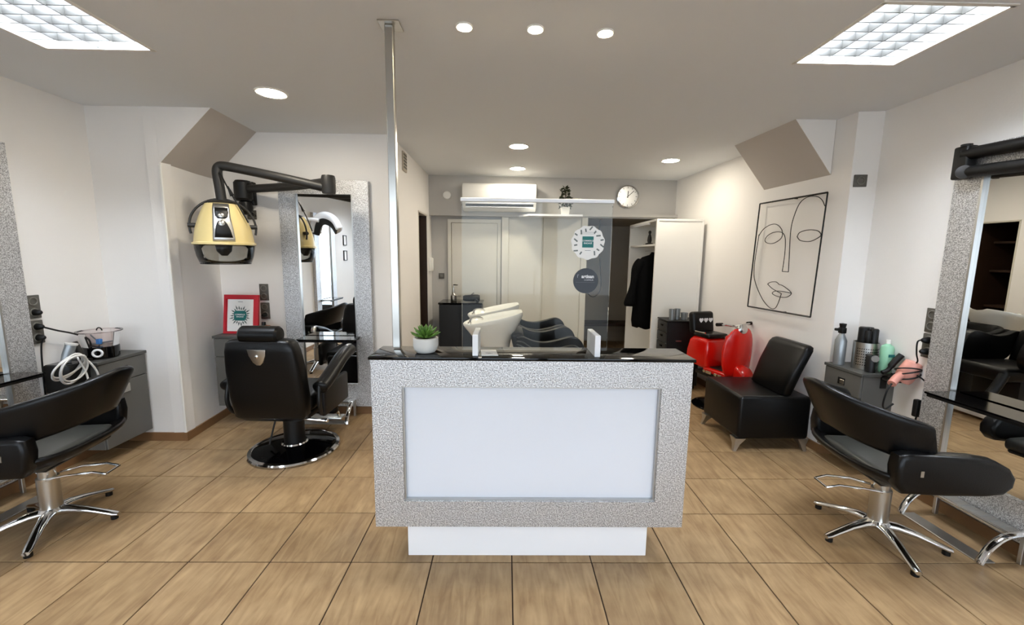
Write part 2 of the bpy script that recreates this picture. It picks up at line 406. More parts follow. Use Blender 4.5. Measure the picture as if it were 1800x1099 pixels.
# ------------------------------------------------------------------ ceiling lights
def troffer(x0, x1, y0, y1, label):
    t = thing('ceiling_light', label, 'light', ((x0 + x1) / 2, (y0 + y1) / 2, H), 0, 'square louvred ceiling lights')
    h = .09
    b = B()
    b.box((x0, y0, H), (x0 + .006, y1, H + h)).box((x1 - .006, y0, H), (x1, y1, H + h)).box((x0, y0, H), (x1, y0 + .006, H + h)).box((x0, y1 - .006, H), (x1, y1, H + h)).box((x0, y0, H + h), (x1, y1, H + h + .006))
    wpart(b, 'housing', white_m, t, 0)
    wpart(B().box((x0 + .01, y0 + .01, H + h - .012), (x1 - .01, y1 - .01, H + h - .004)), 'diffuser', lamp_cool, t, 0)
    b = B()
    for a, c in (((x0 - .012, y0 - .012), (x1 + .012, y0 + .008)), ((x0 - .012, y1 - .008), (x1 + .012, y1 + .012)), ((x0 - .012, y0), (x0 + .008, y1)), ((x1 - .008, y0), (x1 + .012, y1))):
        b.box((*a, H - .004), (*c, H + .002))
    wpart(b, 'rim', white_m, t, 0)
    for k in range(1, 4):
        x = x0 + (x1 - x0) * k / 4
        wpart(B().prism([(-.010, H + .048), (.010, H + .048), (.0025, H + .001), (-.0025, H + .001)], lambda u, z, x=x: (x + u, y0 + .007, z), lambda u, z, x=x: (x + u, y1 - .007, z)), 'louvre_blade', louvre_m, t, 0)
    for k in range(1, 7):
        y = y0 + (y1 - y0) * k / 7
        wpart(B().prism([(-.008, H + .044), (.008, H + .044), (.0025, H + .004), (-.0025, H + .004)], lambda u, z, y=y: (x0 + .007, y + u, z), lambda u, z, y=y: (x1 - .007, y + u, z)), 'louvre_blade', louvre_m, t, 0)
troffer(-2.535, -1.96, 1.925, 2.49, 'square recessed white louvred ceiling light on the left, above the left styling chair')
troffer(1.615, 2.18, 1.925, 2.49, 'square recessed white louvred ceiling light on the right, above the right styling chair')
for x0, x1, l in ((-2.535, -1.96, 'added unseen louvred ceiling light on the left, behind the camera, lighting the desk front'), (1.615, 2.18, 'added unseen louvred ceiling light on the right, behind the camera, lighting the desk front')):
    troffer(x0, x1, -.62, -.055, l)  # extra pair added out of view to brighten the desk front
def disc(x, y, r, m, name, label, group):
    t = thing(name, label, 'light', (x, y, H), 0, group)
    wpart(B().lathe([(r * .86, -.001), (r * .88, -.006), (r, -.008), (r * 1.06, -.004), (r * 1.08, 0)], (x, y, H), 40, caps=False), 'trim_ring', white_m, t)
    wpart(B().lathe([(r * .87, -.0005), (r * .86, -.006), (r * .5, -.011), (.001, -.013)], (x, y, H), 40), 'lens', m, t)
for x, y, r, l in ((-1.637, 3.075, .098, 'round warm downlight nearest the hood dryer on the left'), (.114, 4.376, .1, 'round warm downlight above the wash units, the nearer of two in line'),
                   (.132, 5.444, .1, 'round warm downlight close to the air conditioner, the farther of two in line'), (1.855, 4.883, .1, 'round warm downlight at right rear near the wall clock')):
    disc(x, y, r, lamp_warm, 'downlight', l, 'round warm downlights')
for x, y, l in ((-.215, 2.182, 'small bright spotlight nearest the steel pole, left of three in the row'), (.13, 2.189, 'small bright spotlight in the middle of the row of three'), (.477, 2.212, 'small bright spotlight farthest from the steel pole, right of three in the row')):
    disc(x, y, .038, lamp_spot, 'spotlight', l, 'row of three small spotlights')

# ------------------------------------------------------------------ reception desk
t = thing('reception_desk', 'reception desk with hammered silver frame, white glass panel and black glass top', 'desk', (.135, 2.12, 0))
X0, X1, Z0, Z1, Y0, Y1 = -.655, .925, .205, 1.085, 1.975, 2.21
xa, xb, za, zb = -.507, .776, .344, .950
b = B()
for (a, c) in (((X0, Z0), (xa, Z1)), ((xb, Z0), (X1, Z1)), ((xa, Z0), (xb, za)), ((xa, zb), (xb, Z1))):
    b.box((a[0], Y0, a[1]), (c[0], Y0 + .045, c[1]))
b.weld(1e-4)
wpart(b, 'front_frame', silver, t, 0)
wpart(B().box((X0 + .002, Y0 + .045, Z0 + .002), (X1 - .002, Y1, Z1)), 'carcass', silver, t, 0)
b = B()
l = .008
for (a, c) in (((xa, za), (xb, za + l)), ((xa, zb - l), (xb, zb)), ((xa, za + l), (xa + l, zb - l)), ((xb - l, za + l), (xb, zb - l))):
    b.box((a[0], Y0 + .012, a[1]), (c[0], Y0 + .044, c[1]))
wpart(b, 'inner_trim', alu, t, 0)
wpart(B().box((xa + l, Y0 + .03, za + l), (xb - l, Y0 + .044, zb - l)), 'front_panel', panel_white, t, 0)
wpart(B().box((X0 - .008, Y0 - .012, Z1), (X1 + .008, Y1 + .004, 1.1), .002, 2), 'countertop', black_gloss, t)
wpart(B().box((-.506, 2.03, 0), (.766, 2.42, Z0 + .03), .002, 1), 'plinth', gloss_white, t)
# pole
t = thing('steel_pole', 'square brushed steel pole rising from the rear left of the desk top to the ceiling', 'pole', (-.577, 2.185, 1.1))
wpart(B().box((-.597, 2.165, 1.1005), (-.557, 2.205, H - .006), .003, 1), 'shaft', steel, t)
wpart(B().box((-.622, 2.135, H - .006), (-.520, 2.235, H), .001, 1), 'ceiling_plate', steel, t)
# glass screen
t = thing('counter_screen', 'clear glass protective screen standing in two white feet on the reception desk', 'screen', (.15, 2.1, 1.1))
wpart(B().box((-.222, 2.096, 1.112), (.524, 2.104, 1.857)), 'pane', clear_pane, t, 0)
wpart(B().box((-.228, 2.09, 1.853), (.530, 2.11, 1.872), .003, 1), 'top_rail', gloss_white, t)
for x0, x1 in ((-.162, -.134), (.441, .469)):
    wpart(B().box((x0, 2.0, 1.1), (x1, 2.2, 1.207), .002, 1), 'foot', gloss_white, t)
yf = 2.0945
sd = lambda x, z, r, n=40: B().prism([(x + r * math.cos(2 * PI * i / n), z + r * math.sin(2 * PI * i / n)) for i in range(n)], lambda u, v: (u, yf, v), lambda u, v: (u, 2.0958, v))
def local(p, w): return tuple(Vector(w) - p.location)
s1 = lab(wpart(B().prism([(.406 + .083 * (1 + .03 * math.sin(11 * a)) * math.cos(a), 1.661 + .083 * (1 + .03 * math.sin(11 * a)) * math.sin(a)) for a in [2 * PI * i / 80 for i in range(80)]], lambda u, v: (u, yf, v), lambda u, v: (u, 2.0958, v)), 'sticker', paper, t, 0), 'round white sticker with a teal square')
wpart(B().box((.378, yf - .0008, 1.637), (.434, yf, 1.692)), 'teal_square', teal, s1, 0)
def stext(p, txt, size, m, x, z, y=None, align='CENTER', bold=0, nm='lettering'):
    return text_mesh(nm, txt, size, m, p, tuple(Vector((x, (yf - .0012 if y is None else y), z)) - t.location), align=align, bold=bold)
stext(s1, 'COMMERCE', .0105, white_ink, .406, 1.670, bold=.0002); stext(s1, 'ENGAGÉ', .0105, white_ink, .406, 1.658, bold=.0002)
wpart(B().box((.392, yf - .0008, 1.6215), (.421, yf, 1.6235)), 'fine_print', grey_ink, s1, 0)
bl = B()
for k in range(16):
    a = 2 * PI * k / 16 + .2; 
    if -1.95 < (a if a < PI else a - 2 * PI) < -1.2: continue
    rr = .062 + .01 * (k % 3 == 0); L = .016 + .006 * (k % 2)
    M = Matrix.Translation((.406 + rr * math.cos(a), yf - .0004, 1.661 + rr * math.sin(a))) @ Matrix.Rotation(-a + .5 * (k % 2), 4, 'Y')
    bl.box((-L / 2, -.0004, -.0035), (L / 2, .0004, .0035), M=M)
wpart(bl, 'leaf_print', sage, s1, 0)
wpart(B().box((.375, yf - .0008, 1.712), (.45, yf, 1.713)).box((.365, yf - .0008, 1.704), (.44, yf, 1.705)), 'fine_print', grey_ink, s1, 0)
s2 = lab(wpart(sd(.402, 1.471, .0635), 'sticker', navy, t, 0), 'round navy blue sticker with white lettering')
stext(s2, "l'", .023, grey_pale, .3665, 1.4935, align='RIGHT'); stext(s2, 'artisan', .0235, white_ink, .443, 1.4925, align='RIGHT', bold=.0008); stext(s2, 'COIFFEUR', .0105, grey_pale, .441, 1.475, align='RIGHT', bold=.0002)
wpart(B().box((.352, yf - .0008, 1.4625), (.447, yf, 1.4635)), 'rule_line', grey_ink, s2, 0)
# card on the counter
t2 = thing('business_card', 'flat white card lying on the black desk top behind the left screen foot', 'card', (-.08, 2.065, 1.1))
wpart(B().prism([(-.128, 2.125), (-.05, 2.127), (-.035, 2.01), (-.118, 2.006)], lambda x, y: (x, y, 1.1003), lambda x, y: (x, y, 1.1035)), 'card_stack', paper, t2, 0)
wpart(B().box((-.10, 2.05, 1.1035), (-.075, 2.056, 1.1039)).box((-.088, 2.042, 1.1035), (-.064, 2.046, 1.1039)), 'fine_print', grey_ink, t2, 0)
# succulent
t = thing('potted_succulent', 'green rosette succulent in a round white concrete pot on the desk top', 'plant', (-.405, 2.075, 1.1))
part(B().lathe([(.036, .0005), (.047, .004), (.058, .018), (.0635, .04), (.063, .076), (.054, .078), (.052, .066), (.001, .064)], n=40), 'pot', concrete, t)
part(B().lathe([(.052, .06), (.052, .069), (.001, .072)], n=24), 'soil', brown_wood, t)
for ring, (n, L, el, w) in enumerate(((10, .080, .22, .017), (9, .074, .52, .018), (7, .060, .86, .017), (5, .042, 1.2, .013))):
    for k in range(n):
        a = 2 * PI * k / n + ring * .37
        R = Matrix.Translation((0, 0, .075 + .006 * ring)) @ Matrix.Rotation(a, 4, 'Z') @ Matrix.Rotation(-el, 4, 'Y')
        lf = B(); sec = []
        for u, ww, th in ((0, .35, .5), (.3, .85, 1), (.65, 1.0, 1), (.88, .55, .7), (1.0, .06, .2)):
            sec.append([R @ Vector((L * u, w * .5 * 2 * ww * .55 * math.cos(q), .006 * th * math.sin(q) + .012 * u * u)) for q in [2 * PI * i / 8 for i in range(8)]])
        part(lf.rings(sec), 'leaf', green_leaf, t, 60)

# ------------------------------------------------------------------ mirror stations (local x along wall, -y into room)
def station(loc, rot, label, shelf_label, foot_label, foot=True):
    t = thing('wall_mirror', label, 'mirror', loc, rot, 'tall silver framed mirrors')
    W, wi, z0, z1, zi0, zi1, d = .415, .266, .10, 2.265, .318, 2.14, .05
    b = B()
    for a, c in (((-W, z0), (-wi, z1)), ((wi, z0), (W, z1)), ((-wi, z0), (wi, zi0)), ((-wi, zi1), (wi, z1))):
        b.box((a[0], -d, a[1]), (c[0], -.001, c[1]))
    part(b.weld(1e-4), 'mirror_frame', silver, t, 0)
    part(B().box((-wi, -.032, zi0), (wi, -.022, zi1)), 'mirror_glass', mirror_m, t, 0)
    b = B(); e = .012
    for a, c in (((-wi, zi0), (-wi + e, zi1)), ((wi - e, zi0), (wi, zi1))): b.box((a[0], -d - .002, a[1]), (c[0], -.032, c[1]))
    part(b, 'edge_strip', alu, t, 0)
    s = thing('console_shelf', shelf_label, 'shelf', loc, rot, 'black glass shelves under the mirrors')
    part(B().box((-wi + .03, -.235, .788), (wi + .03, -.053, .80), .001, 1), 'shelf_top', black_gloss, s)
    part(B().box((-wi + .04, -.228, .772), (wi + .02, -.214, .788)).box((-wi + .04, -.067, .772), (wi + .02, -.053, .788)), 'support_rail', black_plastic, s, 0)
    for x in (-.18, .22): part(B().box((x, -.21, .776), (x + .014, -.053, .786)), 'bracket', chrome, s, 0)
    if foot:
        f = thing('footrest', foot_label, 'footrest', (loc[0], loc[1], 0), rot, 'chrome footrests under the mirrors')
        hw = .22
        part(B().box((-hw, -.14, .158), (hw, -.056, .172), .003, 1), 'tread_plate', alu, f)
        for k in range(9):
            x = -hw + .03 + k * .048
            part(B().box((x, -.135, .172), (x + .012, -.062, .175)), 'tread_rib', alu, f, 0)
        part(B().tube([(-hw, -.146, .166), (hw, -.146, .166)], .011, 12), 'front_rail', chrome, f)
        part(B().box((-hw, -.29, .001), (hw, -.20, .008), .002, 1), 'floor_plate', alu, f)
        for sx in (-1, 1):
            pts = [(sx * hw, -.06, .175), (sx * hw, -.14, .168), (sx * hw, -.20, .14), (sx * hw, -.25, .09), (sx * hw, -.282, .03), (sx * hw, -.29, .006)]
            part(B().tube(spline(pts, 4), .021, 12, flat=.55), 'side_bracket', chrome, f)
            part(B().box((sx * hw - .01, -.075, .0), (sx * hw + .01, -.052, .16), .002, 1), 'rear_leg', alu, f)
    return t
station((-1.705, 4.038, 0), 0, 'tall mirror in speckled silver frame in the niche, behind the barber chair', 'black glass shelf on the niche mirror behind the barber chair', 'low chrome footrest at the foot of the niche mirror')
station((WL, 2.385, 0), PI / 2, 'tall silver framed mirror on the left wall, cut off by the photo edge', 'black glass shelf on the mirror at the left photo edge', 'low chrome footrest behind the left styling chair base')
station((2.812, 2.195, 0), -PI / 2 + .012, 'tall silver framed mirror on the right wall, reflecting the wash units', 'black glass shelf on the mirror at the right photo edge', 'low chrome footrest on the floor at the right photo edge')
station((WL, .55, 0), PI / 2, 'tall silver framed mirror near the shop window, seen only as a reflection', 'black glass shelf near the shop window, seen only as a reflection', '', False)

# ------------------------------------------------------------------ styling chairs (sitter faces local +x)
def styling_chair(loc, rot, base_rot, label):
    t = thing('styling_chair', label, 'chair', loc, rot, 'black styling chairs with chrome star bases')
    DX = .035
    def P(u, v, zt, zb=.47):
        s = 1 if u >= 0 else -1; au = abs(u)
        a = .12 + .27 * v ** .8; bb = .25 + .045 * v
        z = zb + (zt - zb) * v
        if au < .62:
            th = au / .62 * PI / 2; return Vector((DX - .08 - a * math.cos(th), s * bb * math.sin(th) ** .9 if th > 0 else 0, z))
        return Vector((DX - .08 + (au - .62) / .38 * .035, s * bb, z))
    def ztop(u): 
        w_ = abs(u); return .935 - .285 * (.25 * (1 - math.sqrt(max(0, 1 - w_ * w_))) + .75 * w_ ** 1.2)
    UM = .60
    b = B(); N = 44; us = [-1 + 2 * i / N for i in range(N + 1)]; cols_hi = []; cols_lo = []
    for u in us:
        zt = ztop(u); au = abs(u); k = max(0, 1 - (au / UM) ** 2) ** .62 if au < UM else 0
        hm = .27; ht = hm + .13 * k; hb = hm - .20 * k
        hi = [P(u, ht + (1 - ht) * i / 5, zt) for i in range(6)]; lo = [P(u, hb * i / 4, zt) for i in range(5)]
        cols_hi.append(hi); cols_lo.append(lo)
    b.rings(cols_hi, False, False, closed=False)
    o = part(b, 'backrest', black_leather, t, 60); solid(o, .045, 0); subsurf(o, 2)
    R = []
    for v in (0, .35, .7, 1.0):
        R.append([(DX - .10 - .13 * v - (.05 + .06 * v) * math.cos(q), (.215 + .085 * v ** 1.3) * math.sin(q), .43 + .03 * v + .075 * v * v) for q in [-PI / 2 * 1.05 + PI * 1.05 * i / 24 for i in range(25)]])
    o = part(B().rings(R, False, False, closed=False), 'seat_shell', black_leather, t, 60); solid(o, .038, 0); subsurf(o, 1)
    o = part(B().box((-.20, -.245, .435), (.27, .245, .515), .03, 3), 'seat', highlit_leather, t)
    part(B().box((-.19, -.22, .425), (.27, .22, .45), .01, 1), 'seat_pan', black_plastic, t)
    for s in (-1, 1):
        prof = [(-.215, .455), (-.245, .50), (-.255, .58), (-.245, .65), (-.20, .662), (.10, .658), (.19, .645), (.255, .61), (.285, .565), (.28, .515), (.24, .475), (.16, .462), (0, .455)]
        o = part(B().prism(prof, lambda x, z: (x + DX, s * .262, z), lambda x, z: (x + DX, s * .345, z), .024, 4), 'armrest', black_leather, t, 60)
        part(B().box((-.12, s * .347 - .002, .555), (-.105, s * .347 + .002, .585)), 'maker_tag', steel, t, 0)
    part(B().cyl((0, 0, .10), (0, 0, .30), .048, n=28).cyl((0, 0, .30), (0, 0, .432), .038, n=28), 'column', steel, t)
    part(B().lathe([(.05, .09), (.062, .10), (.05, .115)], n=28), 'collar', chrome, t)
    for s in (-1, 1):
        part(B().tube([(-.03, s * .045, .30), (-.14, s * .06, .325), (-.27, s * .055, .335), (-.335, s * .05, .318)], .0065, 8), 'lever_bar', chrome, t)
    part(B().tube([(-.335, -.05, .318), (-.335, .05, .318)], .0065, 8), 'lever_bar', chrome, t)
    for k in range(5):
        a = base_rot - rot + k * 2 * PI / 5; R = Matrix.Rotation(a, 4, 'Z'); sec = []
        for d, z, w, h in ((.02, .085, .030, .028), (.09, .088, .028, .024), (.17, .074, .024, .018), (.25, .050, .022, .014), (.30, .034, .022, .013), (.325, .028, .016, .011)):
            sec.append([R @ Vector((d, w * math.cos(q), z + h * math.sin(q))) for q in [2 * PI * i / 14 for i in range(14)]])
        l_ = part(B().rings(sec), 'base_leg', chrome, t, 60)
        part(B().cyl(R @ Vector((.302, 0, 0)), R @ Vector((.302, 0, .024)), .018, n=16), 'foot_glide', black_plastic, t)
    return t
styling_chair((2.16, 2.19, 0), math.radians(-5), math.radians(43), 'black styling chair with cut-out back on the right, in front of the right mirror')
styling_chair((-2.63, 2.28, 0), math.radians(188), math.radians(11), 'black styling chair with cut-out back on the left, beside the left grey cabinet')

# ------------------------------------------------------------------ barber chair (sitter faces local +y)
t = thing('barber_chair', 'black padded barber chair seen from behind on a round chrome rimmed base', 'chair', (-1.715, 3.255, 0), math.radians(-1.5))
part(B().lathe([(.315, .002), (.322, .012), (.318, .026), (.25, .04), (.08, .062), (.001, .064)], n=56), 'base_plate', black_gloss, t)
part(B().lathe([(.310, .0), (.338, .004), (.344, .016), (.336, .028), (.312, .034), (.306, .026)], n=56, caps=False).weld(), 'base_rim', chrome, t)
part(B().lathe([(.094, .058), (.10, .064), (.094, .074), (.08, .07)], n=36, caps=False), 'column_ring', chrome, t)
part(B().cyl((0, 0, .06), (0, 0, .36), .078, n=36), 'column', black_plastic, t)
part(B().box((-.25, -.24, .35), (.25, .26, .40), .015, 2), 'seat_frame', black_plastic, t)
part(B().box((-.27, -.22, .40), (.27, .28, .53), .045, 4), 'seat', black_leather, t)
# backrest: loft up with taper and lean
sec = []
for z, hw, y, th in ((.36, .22, -.25, .05), (.40, .262, -.265, .07), (.55, .275, -.285, .075), (.75, .27, -.315, .075), (.90, .256, -.338, .07), (.965, .24, -.345, .064), (.985, .215, -.345, .05), (.992, .18, -.345, .03)):
    sec.append([(hw * math.copysign(abs(math.cos(q)) ** .22, math.cos(q)), y + th * math.copysign(abs(math.sin(q)) ** .5, math.sin(q)), z) for q in [2 * PI * i / 40 for i in range(40)]])
part(B().rings(sec), 'backrest', black_leather, t, 60)
part(B().prism([(-.065, .925), (.065, .925), (.058, .88), (.035, .83), (.012, .81), (-.012, .81), (-.035, .83), (-.058, .88)], lambda x, z: (x, -.345 - .072 - (z - .9) * .14, z), lambda x, z: (x, -.395 - (z - .9) * .14, z), .003, 2), 'back_plate', steel, t)
part(B().sphere((0, -.418, .875), .013, (1, .5, 1)), 'emblem', chrome, t)
part(B().tube([(-.05, -.345, .95), (-.05, -.345, 1.02)], .009).tube([(.05, -.345, .95), (.05, -.345, 1.02)], .009), 'headrest_post', chrome, t)
part(B().lathe([(.02, -.142), (.05, -.139), (.062, -.125), (.064, 0), (.062, .125), (.05, .139), (.02, .142)], (0, -.352, 1.02), 32, axis=(1, 0, 0)), 'headrest', black_leather, t)
for s in (-1, 1):
    pts = spline([(s * .345, -.25, .60), (s * .35, -.16, .625), (s * .352, -.02, .68), (s * .35, .13, .735), (s * .347, .27, .765), (s * .345, .33, .765)], 5)
    part(B().tube(pts, [.035] + [.058] * (len(pts) - 2) + [.035], 16, flat=.85), 'arm_pad', black_leather, t, 60)
    part(B().tube(spline([(s * .345, .27, .79), (s * .345, .31, .795), (s * .345, .345, .785), (s * .345, .352, .76)], 3), .026, 12), 'arm_cap', steel, t, 60)
    part(B().box((s * .315, -.20, .36), (s * .36, .24, .60), .02, 3), 'arm_panel', black_plastic, t)
    part(B().tube(spline([(s * .34, -.24, .62), (s * .345, -.26, .5), (s * .335, -.22, .40), (s * .30, -.12, .36)], 4), .016, 10), 'arm_post', black_plastic, t)
part(B().box((-.22, .29, .18), (.22, .36, .50), .03, 3), 'leg_rest', black_leather, t)
for s in (-1, 1): part(B().tube([(s * .2, .22, .37), (s * .2, .34, .2), (s * .2, .40, .12)], .014), 'footrest_arm', chrome, t)
part(B().box((-.23, .36, .10), (.23, .465, .122), .006, 2), 'footrest_plate', steel, t)
part(B().tube([(-.10, -.03, .36), (-.13, -.07, .2), (-.15, -.10, .08)], .007), 'pump_pedal', black_plastic, t)
part(B().tube([(.15, -.22, .355), (.36, -.2, .33)], .011).sphere((.365, -.2, .33), .016), 'recline_lever', chrome, t)

# ------------------------------------------------------------------ wall-hung cabinets
def cabinet(loc, rot, w, d, z0, z1, label, mirror_h=1):
    """local x along wall, -y into the room"""
    t = thing('drawer_cabinet', label, 'cabinet', loc, rot, 'grey wall-hung cabinets')
    part(B().box((-w / 2, -d + .018, z0), (w / 2, -.002, z1 - .022), .002, 1), 'body', grey_lam, t)
    part(B().box((-w / 2 - .008, -d - .006, z1 - .022), (w / 2 + .008, -.002, z1), .002, 1), 'top', grey_lam2, t)
    zs = z1 - .19
    dr = part(B().box((-w / 2 + .003, -d, zs + .003), (w / 2 - .003, -d + .017, z1 - .026), .002, 1), 'drawer', grey_lam, t)
    part(B().box((-.032, -d - .004, zs + .06), (.032, -d + .002, zs + .112), .002, 1), 'handle', black_plastic, dr)
    part(B().box((-.010, -d - .007, zs + .066), (.028, -d - .003, zs + .10), .001, 1), 'handle_plate', steel, dr)
    do = part(B().box((-w / 2 + .003, -d, z0 + .003), (w / 2 - .003, -d + .017, zs - .003), .002, 1), 'door', grey_lam, t)
    part(B().box((-.03, -d - .008, zs - .095), (.03, -d - .001, zs - .03), .002, 1), 'handle', steel, do)
    return t
cabinet((WL, 3.185, 0), PI / 2, .40, .275, .11, .785, 'grey drawer cabinet hung on the left wall, with the clear steriliser on top')
cabinet((2.806, 3.025, 0), -PI / 2, .34, .25, .11, .785, 'grey drawer cabinet hung on the right wall, with the green bottle on top')
cabinet((-2.43, 4.038, 0), 0, .40, .33, .19, .845, 'grey drawer cabinet in the niche corner, with the red framed certificate on top')

# sockets ----------------------------------------------------------
def socket(loc, rot, n, label, plugs=(), size=.076, grp='dark grey wall sockets'):
    """local x along the wall, -y into room, stacked vertically downwards from loc"""
    t = thing('wall_socket', label, 'socket', loc, rot, grp)
    h = size * n
    part(B().box((-size / 2 - .004, -.012, -h / 2 - .004), (size / 2 + .004, 0, h / 2 + .004), .003, 2), 'plate', socket_m, t)
    for k in range(n):
        z = h / 2 - size * (k + .5)
        part(B().lathe([(.001, .009), (.021, .009), (.023, .017), (.029, .016), (.031, .011)], (0, 0, z), 28, axis=(0, -1, 0)), 'outlet', socket_in, t)
        if k in plugs:
            p = part(B().lathe([(.021, .010), (.021, .03), (.016, .05), (.008, .06), (.001, .061)], (0, 0, z), 20, axis=(0, -1, 0)), 'plug', black_plastic, t)
    return t
socket((WL, 2.865, 1.205), PI / 2, 2, 'upper double wall socket beside the left mirror, one plug in', (1,))
socket((WL, 2.865, 1.03), PI / 2, 2, 'lower double wall socket beside the left mirror, two plugs in', (0, 1))
socket((2.806, 2.655, 1.205), -PI / 2, 2, 'upper double wall socket beside the right mirror, empty')
socket((2.806, 2.655, 1.035), -PI / 2, 2, 'lower double wall socket beside the right mirror, with black plugs', (0, 1))
socket((-2.335, 4.04, 1.215), 0, 2, 'upper double wall socket in the niche, empty')
socket((-2.335, 4.04, 1.035), 0, 2, 'lower double wall socket in the niche, with a black plug', (1,))
socket((-2.40, 4.04, 1.945), 0, 1, 'single wall socket behind the hood dryer', (0,), .076)
socket((2.683, 3.232, 2.19), math.radians(-8), 1, 'single square socket high on the right pillar', (), .082)

# niche certificate ------------------------------------------------
t = thing('framed_certificate', 'red framed white certificate with teal emblem leaning on the niche cabinet', 'certificate', (-2.455, 3.83, .846), 0)
tilt = Matrix.Rotation(math.radians(-9), 4, 'X')
fr = B()
for a, c in (((-.158, 0), (.158, .022)), ((-.158, .325), (.158, .36)), ((-.158, .022), (-.135, .325)), ((.135, .022), (.158, .325))): fr.box((a[0], -.012, a[1]), (c[0], .012, c[1]), M=tilt)
part(fr.weld(1e-4), 'picture_frame', red_frame, t, 0)
part(B().box((-.136, -.004, .02), (.136, .008, .327), M=tilt), 'sheet', red_frame, t, 0)
part(B().box((-.125, -.007, .006), (.110, -.004, .318), M=tilt), 'certificate_sheet', paper, t, 0)
b = B()
for k in range(22):
    a = 2 * PI * k / 22; L = .03 + .018 * ((k * 7) % 5) / 4; rr = .055 + L * .3
    b.prism([(0, 0), (L * .4, .007), (L, 0), (L * .4, -.007)], lambda u, v, a=a, rr=rr: tilt @ Vector((-.008 + (rr - .012 + u) * math.cos(a) - v * math.sin(a), -.0082, .165 + (rr - .012 + u) * math.sin(a) + v * math.cos(a))), lambda u, v, a=a, rr=rr: tilt @ Vector((-.008 + (rr - .012 + u) * math.cos(a) - v * math.sin(a), -.007, .165 + (rr - .012 + u) * math.sin(a) + v * math.cos(a))))
part(b, 'leaf_print', sage, t, 0)
part(B().prism([(-.055 - .008, .13), (-.04 - .008, .12), (.04 - .008, .12), (.055 - .008, .14), (.06 - .008, .165), (.055 - .008, .2), (.04 - .008, .212), (-.04 - .008, .212), (-.056 - .008, .2)], lambda x, z: tilt @ Vector((x, -.0095, z)), lambda x, z: tilt @ Vector((x, -.007, z))), 'emblem', teal, t, 0)
for s_, z in (('COMMERCE', .176), ('ENGAGÉ', .156)):
    text_mesh('lettering', s_, .017, white_ink, t, tilt @ Vector((-.008, -.0104, z)), rot=(PI / 2 - math.radians(9), 0, 0), bold=.0004)
part(B().box((-.03, -.0078, .293), (.014, -.007, .293 + .004), M=tilt), 'fine_print', grey_ink, t, 0)
part(B().box((-.03, -.0078, .03), (.014, -.007, .03 + .004), M=tilt), 'fine_print', grey_ink, t, 0)
# hair clipper on the niche cabinet
t = thing('hair_clipper', 'small brown and black hair clipper with cord on the niche cabinet behind the headrest', 'clipper', (-2.255, 3.88, .847))
part(B().tube([(-.01, 0, .03), (.03, -.03, .055), (.07, -.06, .065)], [.022, .026, .018], 12), 'body', brown_plastic, t)
part(B().box((-.035, -.02, 0), (.02, .03, .045), .008, 2).tube([(-.015, .0, .045), (-.02, .01, .10)], .018, 10), 'stand', black_plastic, t)
part(B().tube(spline([(.07, -.06, .06), (.12, -.09, .03), (.11, -.04, .004), (.04, .03, .004)], 6), .005, 8), 'cord', black_plastic, t)

# ------------------------------------------------------------------ hood dryer on its arm
t = thing('hood_dryer', 'cream hood dryer with smoked visor hanging from a jointed black wall arm', 'hair dryer', (-2.285, 3.45, 1.80))
HC = Vector((-2.285, 3.45, 0))
hc = lambda z: (HC.x, HC.y, z)
HA = .52; HF = Vector((math.sin(HA), -math.cos(HA), 0)); HL = Vector((math.cos(HA), math.sin(HA), 0))
prof = [(.095, 1.975), (.115, 1.972), (.135, 1.935), (.165, 1.86), (.19, 1.78), (.203, 1.70), (.206, 1.672), (.218, 1.668), (.218, 1.652), (.20, 1.646)]
wpart(B().lathe([(r, z) for r, z in prof], hc(0), 48), 'hood', cream_plastic, t, 50)
wpart(B().lathe([(.09, 1.97), (.098, 1.99), (.07, 2.0), (.001, 2.002)], hc(0), 32), 'hood_cap', charcoal, t)
# silver control strip on the front
def strip(name, m, a0, a1, zs, off, par, smooth=50):
    R = []
    for z, k0, k1 in zs:
        r = next((prof[i][0] + (prof[i + 1][0] - prof[i][0]) * (z - prof[i][1]) / (prof[i + 1][1] - prof[i][1]) for i in range(len(prof) - 1) if prof[i + 1][1] <= z <= prof[i][1]), .1) + off
        R.append([Vector((HC.x + r * math.sin(a + HA), HC.y - r * math.cos(a + HA), z)) for a in [a0 * k0 + (a1 * k1 - a0 * k0) * i / 10 for i in range(11)]])
    o = wpart(B().rings(R, False, False, closed=False), name, m, par, smooth); solid(o, .004, 0); return o
st = strip('control_panel', alu, -.34, .40, [(1.968, 1.25, 1.1), (1.93, 1.2, 1.0), (1.86, 1.0, .9), (1.78, .9, .95), (1.70, .88, 1.0), (1.675, .88, 1.0)], .003, t)
strip('panel_print', black_plastic, -.24, .3, [(1.935, 1.2, 1.05), (1.90, 1.15, 1.0), (1.865, .95, .85), (1.85, .6, .5)], .0055, st)
strip('panel_print', black_plastic, -.24, .3, [(1.83, .5, .4), (1.81, .7, .65), (1.76, .9, .95), (1.705, .98, 1.1)], .0055, st)
for z, r in ((1.872, .152), (1.812, .172)):
    wpart(B().lathe([(.022, 0), (.022, .01), (.012, .016), (.001, .017)], tuple(HC + HF * (r + .004) + Vector((0, 0, z))), 20, axis=(HF.x, HF.y, .3)), 'dial', steel, st)
wpart(B().lathe([(.205, 1.66), (.203, 1.62), (.192, 1.56), (.172, 1.50)], hc(0), 48, caps=False), 'visor', smoke_pane, t)
o = t.children[-1]; solid(o, .004, 0)
wpart(B().lathe([(.06, 1.66), (.05, 1.60), (.02, 1.565), (.001, 1.565)], tuple(HC + HF * .13), 20), 'diffuser', black_plastic, t)
